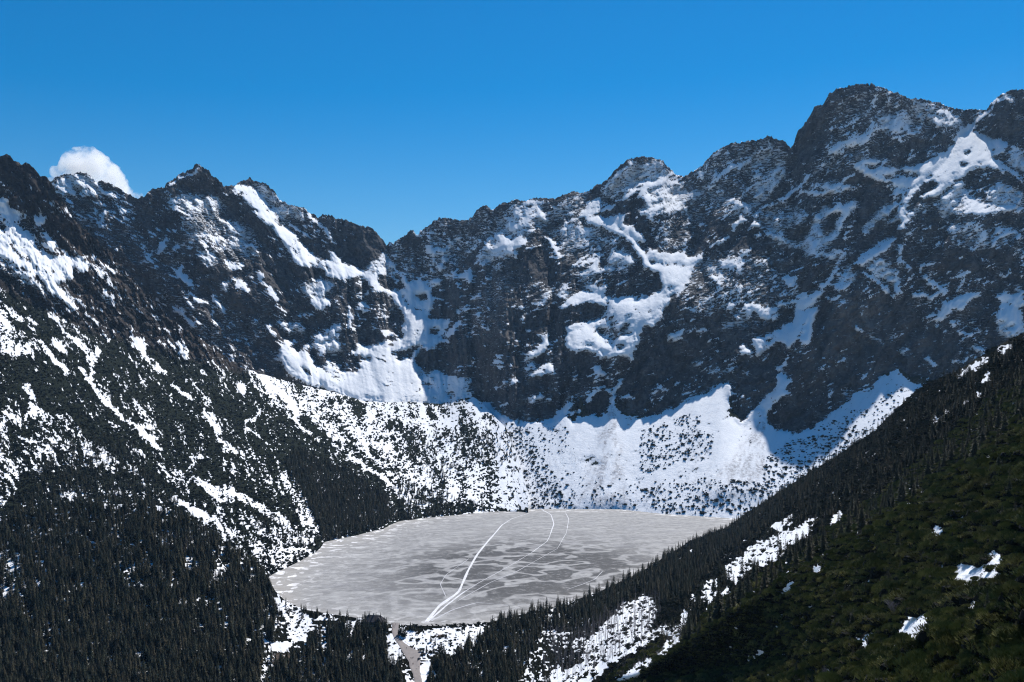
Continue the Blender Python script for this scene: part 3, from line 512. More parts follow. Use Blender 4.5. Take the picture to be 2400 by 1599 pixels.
# ------------------------------------------------------------------ terrain sheets
def sheet(names, us, vt, vb, nrows, g, L, attrs, material, region=None, back=(900, 1.15), rows=None):
    """Terrain from the crest (row vt) down to its foot (row vb) plus the far side of the crest; split into the named pieces."""
    t = np.linspace(0, 1, nrows)[:, None]
    V = vt[None, :] + t * (vb - vt)[None, :]
    if rows is not None: V = np.vstack([V, rows[:, None] + 0 * V[:1]])
    U = np.repeat(us[None, :], len(V), 0).astype(float)
    Y = np.exp(g.sample(L, U, V))
    X = (U - 1200) / F * Y; Z = CAM_H + (HOR - V) / F * Y
    nb = 10
    k = np.linspace(1, 0, nb, endpoint=False)[:, None] ** 2
    Yb = Y[:1] + k * back[0] / back[1] * (1 + 0.0 * Y[:1]); Zb = Z[:1] - k * back[0]
    Xb = X[:1] * (Yb / Y[:1])
    kf = np.linspace(0, 1, 4)[1:, None]
    Xf = X[-1:] * (1 - 0.02 * kf); Yf = Y[-1:] * (1 - 0.02 * kf); Zf = Z[-1:] - 60 * kf
    X = np.vstack([Xb, X, Xf]); Y = np.vstack([Yb, Y, Yf]); Z = np.vstack([Zb, Z, Zf])
    pad = lambda a: np.vstack([np.repeat(a[:1], nb, 0), a, np.repeat(a[-1:], 3, 0)])
    A = {kk: pad(g.sample(f, U, V)) for kk, f in attrs.items()}
    U, V = pad(U), pad(V)
    H, W = X.shape
    co = np.stack([X, Y, Z], -1).reshape(-1, 3)
    idx = np.arange(H * W).reshape(H, W)
    quads = np.stack([idx[:-1, :-1], idx[1:, :-1], idx[1:, 1:], idx[:-1, 1:]], -1).reshape(-1, 4)
    reg = region(U[:-1, :-1], V[:-1, :-1]).ravel() if region else np.zeros(len(quads), int)
    out = []
    for r, (nm, lab, cat) in enumerate(names):
        q = quads[reg == r]
        if not len(q): continue
        used, inv = np.unique(q, return_inverse=True)
        out.append(tag(link(grid_object(nm, co[used], inv.reshape(-1, 4), {kk: a.ravel()[used] for kk, a in A.items()}, material)), lab, cat, None, 'structure'))
    return out

def columns(u, a, b):
    return np.nonzero(((u >= a) & (u <= b)) | (np.arange(len(u)) % 6 == 0))[0]

def grid_object(name, co, quads, attrs, material):
    me = bpy.data.meshes.new(name)
    me.vertices.add(len(co)); me.vertices.foreach_set('co', co.astype(np.float32).ravel())
    me.loops.add(quads.size); me.loops.foreach_set('vertex_index', quads.astype(np.int32).ravel())
    me.polygons.add(len(quads))
    me.polygons.foreach_set('loop_start', np.arange(0, quads.size, 4, dtype=np.int32))
    me.polygons.foreach_set('use_smooth', np.ones(len(quads), bool))
    me.update(calc_edges=True)
    for k, a in attrs.items():
        at = me.attributes.new(k, 'FLOAT', 'POINT'); at.data.foreach_set('value', a.astype(np.float32).ravel())
    me.materials.append(material)
    return bpy.data.objects.new(name, me)

def blobs(g, items):
    f = np.zeros(g.U.shape, np.float32)
    for u, v, a, b, s in items:
        f = np.maximum(f, s * np.exp(-((g.wu - u) / a) ** 2 - ((g.wv - v) / b) ** 2))
    return f

def bandlerp(g, strings):
    """log-distance between strings (v, Y per column), linear down each column."""
    vs = [s[0] for s in strings]; ls = [np.log(s[1]) for s in strings]
    L = np.repeat(ls[0][None, :], len(g.vs), 0)
    V = g.V
    for k in range(len(vs) - 1):
        t = (V - vs[k]) / np.maximum(vs[k + 1] - vs[k], 1.0)
        seg = ls[k] + (ls[k + 1] - ls[k]) * t
        L = np.where(V >= vs[k][None, :], seg, L)
    L = np.where(V > vs[-1][None, :], ls[-1] + (V - vs[-1]) * ((ls[-1] - ls[-2]) / np.maximum(vs[-1] - vs[-2], 1))[None, :], L)
    t = (V - vs[0]) / np.maximum(vs[1] - vs[0], 1)
    L = np.where(V < vs[0][None, :], ls[0] + (ls[1] - ls[0]) * t, L)
    return L

def relief(g, L0, d, sh, n, rockb, kappa, mu):
    """fine snow cover (d against noise n) and the terrain steps that go with it: gentle under snow, steep in rock."""
    fine = smooth(-0.035, 0.035, blur(d, 1, 1) - n)
    bs = 33 + 23 * np.clip(sh, 0, 1) - 3 * np.clip(-sh, 0, 1)
    beta = np.radians(rockb * (1 - fine) + bs * fine)
    gv = -g.st / (F * np.tan(beta) - (HOR - g.V))
    gv = 0.5 * (gv[1:] + gv[:-1])
    h = gv - (L0[1:] - L0[:-1])
    side = fine * np.where(sh > 0.5, -0.35, np.where(sh < -0.2, 0.0, 0.40)) * g.st / F
    return fine, screened(h, kappa, mu, 0.5 * (side[:, 1:] + side[:, :-1]))

# --- far massif
gA = Grid(-480, 2980, 170, 1230, 2)
us = gA.us
skyv = pl(SKY_A, us); skyY = pl(SKY_A_Y, us)
bv, bY = pl(BASE_A, us), pl(BASE_A, us, 2)
fv, fY = pl(FOOT_A, us), pl(FOOT_A, us, 2)
wallh = np.interp(us, [1040, 1110, 1400, 1470, 1600, 1720, 1800, 1900, 2500], [0.5, 130, 160, 220, 235, 170, 170, 220, 220])
wv = bv - wallh; wY = bY * np.exp(wallh / (F * math.tan(math.radians(74)) - (HOR - bv)))
LA0 = blur(bandlerp(gA, [(skyv, skyY), (wv, wY), (bv, bY), (fv, fY)]), 3)
tb = pl(TALUS_A, us)
U, V = gA.U, gA.V
talus = smooth(-5, 6, gA.wv - gA.sample(np.repeat(tb[None, :], len(gA.vs), 0), gA.wu, gA.V)) * smooth(1090, 1125, U)
base = np.clip(0.085 + 0.10 * fbm(U / 110, V / 80, 3, 49), 0.02, 0.25).astype(np.float32)
base = base * (1 - talus) + 0.985 * talus
shade = smooth(900, 1500, U) * 0.9 * (1 - talus) - 0.5 * talus
# ledge and fall-line directions change from left (down to the right) to right (down to the left)
k = np.interp(us, [-80, 700, 1100, 1500, 2500], [0.55, 0.5, -0.05, -0.45, -0.45])[None, :]
fall = np.interp(us, [-80, 700, 1100, 1500, 2500], [-0.75, -0.6, 0.0, 0.3, 0.4])[None, :]
la = V - np.cumsum(k, 1) * 2.0                                     # across the ledges
ra = U + fall * V                                  # across the ribs
wob = 14 * fbm(U / 90, V / 90, 3, 21)
rib = ridged((ra + wob) / 70, (V + 0.3 * U) / 260, 4, 31, 0.55)
n = 0.55 * fbm((U + wob) / 34, (la + 0.5 * wob) / 13, 3, 41, 0.6) + 0.95 * fbm((U + .4 * wob) / 19, (la + 0.3 * wob) / 5, 3, 45, 0.7) + 0.3 * fbm(U / 6, la / 3, 2, 46, .8) + 0.55 * fbm(U / 80, V / 80, 2, 48) + 0.35 * rib
dA, shA = paint(gA, base, shade, ITEMS_A)
nA = uniform(n)
snowA, RA = relief(gA, LA0, dA, shA, nA, 71 + 6 * fbm(U / 30, la / 12, 3, 51), 0.20, 1 / 80.0 ** 2)
soft = blur(np.clip(snowA, 0, 1), 2)
amp = (1 - 0.66 * soft) * (1 - 0.65 * smooth(.8, 1, blur(soft, 6))) * (1 - 0.75 * talus)
but = ridged((ra + 2.2 * wob) / 190, V / 420, 3, 60, .5)
jag = 50 * but * smooth(0.0, 60, V - skyv[None, :]) + 22 * rib + 7 * ridged((ra + wob) / 24, V / 50, 3, 61) + 6 * fbm(U / 16, la / 9, 3, 63) + 4.0 * fbm(U / 6, V / 5, 2, 65)
cone = lambda ua, va, u0, u1, vb: smooth(0, 1, 1.25 - np.abs((gA.wu - (ua + (0.5 * (u0 + u1) - ua) * (gA.wv - va) / (vb - va))) / (4 + (u1 - u0) / 2 * np.clip((gA.wv - va) / (vb - va), 0, 1)))) * (gA.wv > va) * (gA.wv < vb + 20)
ava1 = cone(1436, 945, 1350, 1490, 1170); ava2 = cone(1788, 985, 1640, 1810, 1150)
fan = blur(np.clip(ava1, 0, 1) + np.clip(ava2, 0, 1), 7)
LA = LA0 + RA - fan * 16 / 2100 + amp * jag / 2600 + 1.2 * (1 - amp) * fbm(U / 25, V / 25, 3, 67) / 2600
pale = blobs(gA, PALE_A) * (0.5 + 0.8 * fbm(U / 14, V / 22, 3, 71))
brown = blobs(gA, BROWN_A) * (0.6 + 0.7 * fbm(U / 30, V / 30, 3, 73))
dirt = np.clip(1.9 * (ava1 + ava2) * smooth(-0.5, 0.9, fbm((U + 0.25 * V) / 16, V / 40, 4, 75, 0.65)) + 0.9 * ava2 * smooth(120, 0, np.abs(V - 1040)) * smooth(0.0, 0.9, fbm(U / 14, V / 18, 3, 76)), 0, 1)
dirt = np.maximum(dirt, 0.30 * talus * smooth(0.0, 1.0, fbm((U + .5 * V) / 9, V / 45, 4, 78)) + 0.12 * smooth(0.2, 1.2, fbm(U / 30, V / 30, 4, 77)))
dustA = np.clip(blur(np.where(dA < .72, dA, 0.3), 3) * (1.1 + .5 * fbm(U / 60, V / 40, 3, 79)), 0, .55) * (1 - talus)
vegA = talus * smooth(0, 0.2, 0.9 + 0 * U)

EDGES = [[(335,440),(430,650),(560,880)], [(542,420),(620,560),(700,700),(820,930)], [(898,540),(985,730),(1003,960)], [(1395,430),(1330,520),(1290,700),(1150,990)],
 [(1600,400),(1606,620),(1440,880),(1435,1230)], [(1856,340),(1720,540),(1612,640),(1442,880),(1436,1230)], [(2305,250),(2200,420),(2110,540),(1870,720),(1790,1000),(1760,1230)]]
def region_A(u, v):
    r = np.zeros(u.shape, int)
    for e in EDGES:
        r += u > np.interp(v, [p[1] for p in e], [p[0] for p in e])
    low = (v > np.interp(u, [p[0] for p in TALUS_A], [p[1] for p in TALUS_A])) & (u > 1105)
    return np.where(low, 8, r)
NAMES_A = [('mountain', 'twin topped rocky mountain with the white cloud behind it', 'mountain'), ('mountain', 'dark pyramid peak with a small snow cap', 'mountain'),
 ('mountain', 'peak with a long sunlit snow couloir running down its side', 'mountain'), ('mountain', 'low serrated ridge right of the notch in the skyline', 'mountain'),
 ('mountain', 'dome shaped peak above the bright hanging snowfields', 'mountain'), ('mountain', 'craggy dark shoulder between the domed peak and the highest summit', 'mountain'),
 ('mountain', 'highest massive dark summit with shaded blue snow bands', 'mountain'), ('mountain', 'rock peak at the edge beside the wide sunlit snow bowl', 'mountain'),
 ('snow_slope', 'white snow apron with avalanche cones under the cliffs at the far shore', 'snow slope')]
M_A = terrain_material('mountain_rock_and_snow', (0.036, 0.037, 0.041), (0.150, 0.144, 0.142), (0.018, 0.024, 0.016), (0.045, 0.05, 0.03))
sky_j = skyv + (3.0 - 8.0 * ridged(us / 15, us * 0 + 3.3, 4, 81, 0.7)) * np.interp(us, [0, 560, 900, 2500], [1, 1, 1, 1.0]) - 2
cA = columns(us, -40, 2450)
sheet(NAMES_A, us[cA], sky_j[cA], (fv + 6)[cA], 480, gA, LA, dict(snow=snowA, dust=dustA, pale=pale, brown=brown, dirt=dirt, veg=vegA), M_A, region_A, (1400, 1.0))

# --- near left flank with the moraine lip
gB = Grid(-480, 1300, 340, 1460, 2)
ub = gB.us; U, V = gB.U, gB.V
tv, tY = pl(TOP_B, ub), pl(TOP_B, ub, 2)
fvB, fYB = pl(FOOT_B, ub), pl(FOOT_B, ub, 2)
wB = smooth(1030, 1150, ub); mvB = pl(TREE_B, ub) * (1 - wB) + (.5 * tv + .5 * fvB) * wB; mYB = np.exp(np.log(pl(TREE_B, ub, 2)) * (1 - wB) + np.log(tY * fYB) * .5 * wB)
LB0 = blur(bandlerp(gB, [(tv, np.maximum(tY, np.where(ub < 560, 2500.0, tY))), (np.clip(mvB, tv + 6, np.maximum(tv + 7, tv * .5 + fvB * .5)), mYB), (fvB, fYB)]), 3)
low = smooth(-60, 60, V - np.interp(ub, [-80, 200, 560, 640, 1300], [640, 780, 880, 860, 900])[None, :])
dB, shB = paint(gB, (0.10 * (1 - low) + 0.11 * low).astype(np.float32), 0.15 * np.ones_like(U), ITEMS_B)
wob = 14 * fbm(U / 80, V / 80, 3, 121)
kf = np.interp(ub, [-80, 500, 900, 1300], [0.85, 0.75, 0.5, 0.2])[None, :]        # fall line: down to the right
ra = (V - U / np.maximum(kf, .3) * 0.55 + wob) if False else (U - kf * V + wob)
al = V + kf * U
ribB = ridged(ra / 55, al / 240, 4, 131, 0.55)
mor = smooth(560, 820, U) * smooth(860, 940, V)
nB = uniform((0.7 - .5 * mor) * fbm(ra / 13, al / 40, 3, 141, 0.6) + .55 * mor * fbm((U - .5 * V) / 22, (V + .6 * U) / 14, 3, 143, .6) + 0.65 * fbm(U / 9, V / 6, 3, 145, 0.75) + (0.6 + .2 * mor) * fbm(U / 4.4, V / 3.4, 2, 146, .8) + 0.5 * fbm(ra / 50, al / 110, 2, 147) + (0.4 - .3 * mor) * ribB)
snowB, RB = relief(gB, LB0, dB, shB, nB, np.where(low > .5, 46.0, 70.0) + 5 * fbm(U / 24, V / 16, 3, 151), 0.3, 1 / 45.0 ** 2)
softB = blur(snowB, 2)
ampB = (1 - 0.7 * softB) * (1 - 0.55 * low)
crag = 1 - low
jagB = (12 + 16 * crag - 7 * mor) * ribB + (6 + 12 * crag) * ridged(ra / 20 + V / 60, al / 50, 4, 161, .6) + (4.5 + 6 * crag) * fbm(U / 14, V / 12, 3, 163) + (2.2 + 3 * crag) * fbm(U / 6, V / 6, 2, 165)
LB = LB0 + RB * (1 - 0.35 * low) + ampB * jagB / 2200
dustB = np.clip(blur(np.where(dB < .72, dB, 0.2), 2) * 0.7, 0, .4) * (1 - low)
vegB = np.clip(low * 1.15 + 0.25 * smooth(620, 760, V) * smooth(0.1, .8, fbm(U / 40, V / 40, 3, 171)), 0, 1)
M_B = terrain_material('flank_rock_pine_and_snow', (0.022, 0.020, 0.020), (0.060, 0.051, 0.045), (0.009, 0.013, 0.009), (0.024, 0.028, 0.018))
browB = blobs(gB, [(250, 620, 220, 160, .7), (500, 760, 120, 120, .9), (60, 440, 120, 80, .5)]) * (0.6 + .6 * fbm(U / 30, V / 30, 3, 173))
tvj = tv - np.interp(ub, [0, 125, 160, 500, 580, 640, 1300], [4, 4, 12, 12, 4, 2, 2]) * ridged(ub / 22, ub * 0 + 1.3, 4, 181, 0.65)
def region_B(u, v):
    lip = np.interp(u, [-80, 560, 700, 1300], [3000, 900, 880, 900])
    x = u - np.interp(v, [860, 1000, 1150, 1300], [560, 640, 760, 840])
    return np.where(v < np.interp(u, [-80, 200, 560, 600], [640, 780, 890, 300]), 0, np.where(x > 0, 2, 1))
cB = columns(ub, -40, 1300); cB = cB[ub[cB] <= 1238]
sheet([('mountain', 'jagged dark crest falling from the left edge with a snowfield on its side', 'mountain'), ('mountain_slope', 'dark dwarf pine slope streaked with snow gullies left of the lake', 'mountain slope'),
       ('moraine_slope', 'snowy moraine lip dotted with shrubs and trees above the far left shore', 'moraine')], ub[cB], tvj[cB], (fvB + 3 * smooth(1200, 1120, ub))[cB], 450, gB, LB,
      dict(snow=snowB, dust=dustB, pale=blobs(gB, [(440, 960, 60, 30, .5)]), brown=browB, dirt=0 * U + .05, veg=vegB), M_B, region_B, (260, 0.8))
# ------------------------------------------------------------------ near ground: forest basin by the lake and the right-hand hillside
CREST_G = [(-80,1215,1270),(0,1212,1260),(120,1190,1255),(200,1185,1250),(330,1180,1240),(400,1190,1230),(520,1262,1200),(620,1340,1170),(645,1385,1130),(665,1405,1100),(690,1420),(720,1430),(800,1443),(870,1453),(920,1464),(1000,1467),(1080,1466),
 (1150,1458),(1300,1422),(1400,1389),(1500,1342),(1560,1304),(1620,1267),(1700,1238),(1750,1203,1650),(1850,1138,1450),(1950,1076,1300),(2050,1010,1150),(2150,912,1000),(2250,866,900),(2330,815,830),(2400,780,780),(2500,725,720)]
CREST_G = [p if len(p) == 3 else (p[0], p[1], 249.0 * F / (p[1] - HOR)) for p in CREST_G]
BOT_G = [(-80,780),(200,800),(400,820),(620,850),(870,855),(1000,850),(1150,800),(1300,690),(1400,580),(1500,450),(1620,390),(1700,350),(1900,240),(2100,135),(2400,108),(2500,104)]
BOT2_G = [(-80,420),(1000,430),(1300,330),(1600,190),(1900,120),(2400,70),(3400,60)]   # ground below the frame, towards the viewpoint
E2 = [(1400,1650,560,540),(1450,1605,560,520),(1600,1500,560,480),(1700,1432,540,430),(1900,1312,520,390),(2050,1218,520,360),(2180,1142,500,340),(2400,1005,460,320),(2500,945,440,310)]   # edge of the olive spur: row, distance behind, distance on it
E3 = [(1900,1650,250,225),(1960,1608,240,200),(2050,1552,225,170),(2160,1497,210,150),(2280,1442,200,138),(2400,1376,190,128),(2500,1320,180,122)]
gG = Grid(-480, 3400, 700, 2060, 3)
ug = gG.us; U, V = gG.U, gG.V
cv, cY = pl(CREST_G, ug), pl(CREST_G, ug, 2)
bvG = np.full_like(ug, 1650.0); bYG = pl(BOT_G, ug)
def mid(E, f0, f1):
    v, ya, yb = pl(E, ug), pl(E, ug, 2), pl(E, ug, 3)
    w = smooth(E[0][0] - 60, E[0][0] + 80, ug)
    lin_v = cv + (bvG - cv) * f0; lin_y = np.exp(np.log(cY) + (np.log(bYG) - np.log(cY)) * f0); lin_y2 = np.exp(np.log(cY) + (np.log(bYG) - np.log(cY)) * f1)
    v1 = v * w + lin_v * (1 - w)
    return (v1 - 7 * w, ya * w + lin_y * (1 - w)), (v1 + 7 + (cv + (bvG - cv) * f1 - lin_v - 7) * (1 - w), yb * w + lin_y2 * (1 - w))
e2a, e2b = mid(E2, .55, .60); e3a, e3b = mid(E3, .80, .85)
LG = blur(bandlerp(gG, [(cv, cY), e2a, e2b, e3a, e3b, (bvG, bYG), (bvG + 400, pl(BOT2_G, ug))]), 2)
YG = np.exp(LG)
hill = smooth(1250, 1500, U)
LG = LG + (4.5 * hill * fbm(U / 60, V / 45, 4, 201) + 1.2 * fbm(U / 22, V / 16, 3, 203)) / YG * np.clip((V - cv[None, :]) / 30, 0, 1) * (YG / 900)
ITEMS_G = [
 # clearings in the left forest and the shore
 ('L',.6,0,[(-60,1290),(40,1290),(70,1340),(60,1380),(30,1420),(-60,1430)]), ('L',.7,0,[(270,1330),(330,1330),(320,1370)],20),
 ('L',.95,0,[(640,1400),(700,1420),(730,1470),(720,1510),(680,1500),(660,1440)]), ('L',.95,0,[(740,1438),(775,1437),(790,1452),(745,1452)]), ('L',.97,0,[(633,1516),(650,1505),(690,1503),(678,1530),(648,1527)]),
 ('L',.9,0,[(805,1460),(850,1440),(860,1460),(820,1500)]), ('L',.97,0,[(905,1500),(935,1498),(945,1540),(925,1560),(900,1530)]), ('L',.85,0,[(950,1480),(1000,1462),(1070,1458),(1110,1462),(1100,1500),(1060,1535),(1010,1540),(985,1524),(950,1510)]), ('L',.97,0,[(940,1495),(1000,1500),(1010,1535),(990,1530),(955,1512)]),
 ('R',.06,0,[(1008,1486),(1050,1480),(1052,1488),(1012,1495)]), ('R',.05,0,[(950,1462),(1100,1452),(1120,1460),(1040,1468),(960,1476)]), ('L',.97,0,[(1000,1535),(1012,1550),(1000,1600),(985,1620),(980,1600),(990,1560)]), ('L',.9,0,[(945,1560),(962,1590),(966,1640),(950,1640),(955,1600)]),
 ('L',.95,0,[(1100,1470),(1130,1462),(1140,1480),(1110,1500)]),
 # right hillside
 ('L',.9,8,[(60,1480),(180,1450),(280,1250),(400,1120),(560,990),(700,920),(760,1020),(680,1180),(540,1280),(400,1400),(200,1500)]),
 ('L',.9,8,[(-100,1540),(0,1500),(200,1470),(400,1400),(560,1300),(830,1150),(860,1160),(650,1290),(420,1430),(200,1560),(-100,1640)]),
 ('L',.85,8,[(100,1566),(330,1480),(300,1540),(100,1640)]),
 ('L',.95,8,[(820,1220),(900,1170),(980,1130)],20), ('L',.9,8,[(770,1360),(830,1300),(920,1240)],36), ('L',.85,8,[(560,1510),(640,1450),(710,1415)],34), ('L',.9,8,[(480,1560),(520,1520)],40),
 ('L',.9,8,[(1585,430),(1650,410),(1700,370),(1765,338),(1720,390),(1640,440)]),
 ('L',.95,8,[(1250,740),(1330,690),(1440,590),(1600,510),(1720,460),(1870,390),(1950,330),(1940,390),(1860,470),(1750,540),(1640,600),(1600,650),(1480,690),(1400,770),(1310,860),(1330,800),(1260,780)]),
 ('L',.9,8,[(1100,870),(1180,790),(1200,880),(1120,1000)]), ('L',.9,8,[(960,1110),(975,1060),(1010,1020)],26), ('L',.8,8,[(1000,960),(1010,920)],26), ('L',.9,8,[(1225,920),(1290,880)],30), ('L',.85,8,[(1500,720),(1600,680),(1740,600)],16),
 ('L',.9,8,[(1480,1370),(1530,1310),(1540,1350)]), ('L',.85,8,[(1440,1390),(1460,1380)],20), ('L',.9,8,[(1690,920),(1730,870),(1765,840)],24), ('S',.95,8,[(1900,770),(1940,700),(1980,690),(1960,760)]), ('L',.7,8,[(2040,400),(2080,350),(2110,330)],34),
 ('S',.95,8,[(2260,1290),(2300,1230),(2354,1200),(2354,1260)]), ('L',.8,8,[(1320,1180),(1390,1140)],18), ('L',.8,8,[(1270,1330),(1300,1310)],20),
 ('S',.95,9,[(1340,650),(1350,480),(1430,510),(1560,510),(1680,370),(1750,400),(1720,600),(1620,640)]), ('S',.95,9,[(1740,630),(1830,590),(1990,560),(1990,600),(1830,650)]),
 ('S',.95,9,[(800,1205),(920,940),(1010,880),(1030,980),(1180,930),(1160,1040),(1080,1140),(900,1210)]), ('L',.9,9,[(1350,950),(1430,880),(1540,820),(1520,900),(1380,1000)]), ('L',.9,9,[(1060,250),(1160,150),(1200,130),(1190,230),(1100,300)]), ('S',.9,9,[(480,1180),(560,1130),(560,1240),(500,1260)]), ('L',.8,9,[(1000,350),(1100,370)],20), ('L',.85,9,[(1490,10),(1540,40),(1500,60)]),
 ('S',.8,9,[(1820,1420),(1870,1370),(1900,1400)],40),
 ('L',.97,10,[(945,560),(960,510),(1080,420),(1230,340),(1270,370),(1230,400),(1100,460),(960,540)]), ('L',.97,10,[(1310,280),(1400,235),(1490,200),(1480,240),(1340,300)]), ('L',.97,10,[(1500,185),(1568,150),(1640,110),(1640,130),(1568,170)]),
 ('S',.9,10,[(1100,700),(1180,670),(1190,710),(1120,720)]), ('S',.9,10,[(1020,770),(1060,740)],30), ('L',.9,10,[(955,1200),(1010,1180),(1020,1210)]), ('L',.9,10,[(780,690),(795,660)],20), ('S',.85,10,[(740,940),(800,920)],30), ('S',.8,10,[(840,880),(860,850)],26), ('S',.8,10,[(1230,550),(1260,480)],30), ('L',.8,10,[(515,1000),(540,980)],20),
]
dG, shG = paint(gG, 0.26 + 0 * U, 0.5 + 0 * U, ITEMS_G)
dG = dG * (1 - 0.84 * hill * (dG < .43))
nG = uniform(fbm(U / 14, V / 8, 3, 211, 0.6) + 0.7 * fbm(U / 5, V / 3.5, 2, 212, .8) + 0.6 * fbm(U / 60, V / 40, 2, 213))
pt = blur(((dG > .5) & (hill > .3)).astype(np.float32), 2); dG = np.where((pt > .25) & (hill > .3), np.maximum(dG, .86), dG)
snowG = smooth(-0.07, 0.07, blur(dG, 1, 1) - nG)
brownG = blobs(gG, [(660, 1545, 30, 14, 1.4), (648, 1520, 18, 7, .9), (1030, 1486, 24, 5, 1.2)])
vegG = np.clip(1.0 - brownG, 0, 1)
M_G = terrain_material('forest_floor', (0.04, 0.036, 0.032), (0.08, 0.07, 0.06), (0.006, 0.008, 0.005), (0.014, 0.014, 0.009))
def region_G(u, v):
    spur = np.interp(u, [1300, 1400, 1450, 1600, 1700, 1900, 2050, 2180, 2400, 2500], [3000, 1650, 1605, 1500, 1432, 1312, 1218, 1142, 1005, 945])
    return np.where(v > spur, 2, np.where(u > 1130 + (1650 - v) * 0.15, 1, 0))
cG = columns(ug, -40, 2450)
sheet([('forest_floor', 'snow patched forest floor between the lake outlet and the left edge', 'ground'), ('hillside', 'dark wooded hillside falling to the right shore of the lake', 'hillside'),
       ('hillside', 'nearest olive spur of dwarf pine in the lower right corner', 'hillside')], ug[cG], cv[cG], bvG[cG], 300, gG, LG,
      dict(snow=snowG, pale=0 * U, brown=brownG, dirt=0 * U, veg=vegG), M_G, region_G, (120, 0.5), np.arange(1660, 2051, 18.0))

def ground(u, v):
    """world point of the near ground under bearing u, angle v"""
    Y = np.exp(gG.sample(LG, np.asarray(u, float), np.asarray(v, float)))
    return np.stack([(np.asarray(u) - 1200) / F * Y, Y, CAM_H + (HOR - np.asarray(v)) / F * Y], -1)
def flat(u, v, z=0.0):
    Y = (CAM_H - z) * F / (np.asarray(v, float) - HOR)
    return np.stack([(np.asarray(u, float) - 1200) / F * Y, Y, 0 * Y + z], -1)

# ------------------------------------------------------------------ wide valley floor and frozen lake
m, nt, b = mat('valley_ground')
nn = noise_n(nt, 0.01, 5, 0.6, pos(nt))
nt.links.new(mixc(nt, ramp(nt, nn, .4, .6), (0.05, 0.05, 0.04), (0.7, 0.7, 0.72)), b.inputs['Base Color'])
q = np.array([[0, 1, 2, 3]])
tag(link(grid_object('valley_ground', np.array([[-9000., -6000, -62], [9000, -6000, -62], [9000, 12000, -62], [-9000, 12000, -62]]), q, {}, m)), 'wide valley floor under the mountains', 'ground', None, 'structure')

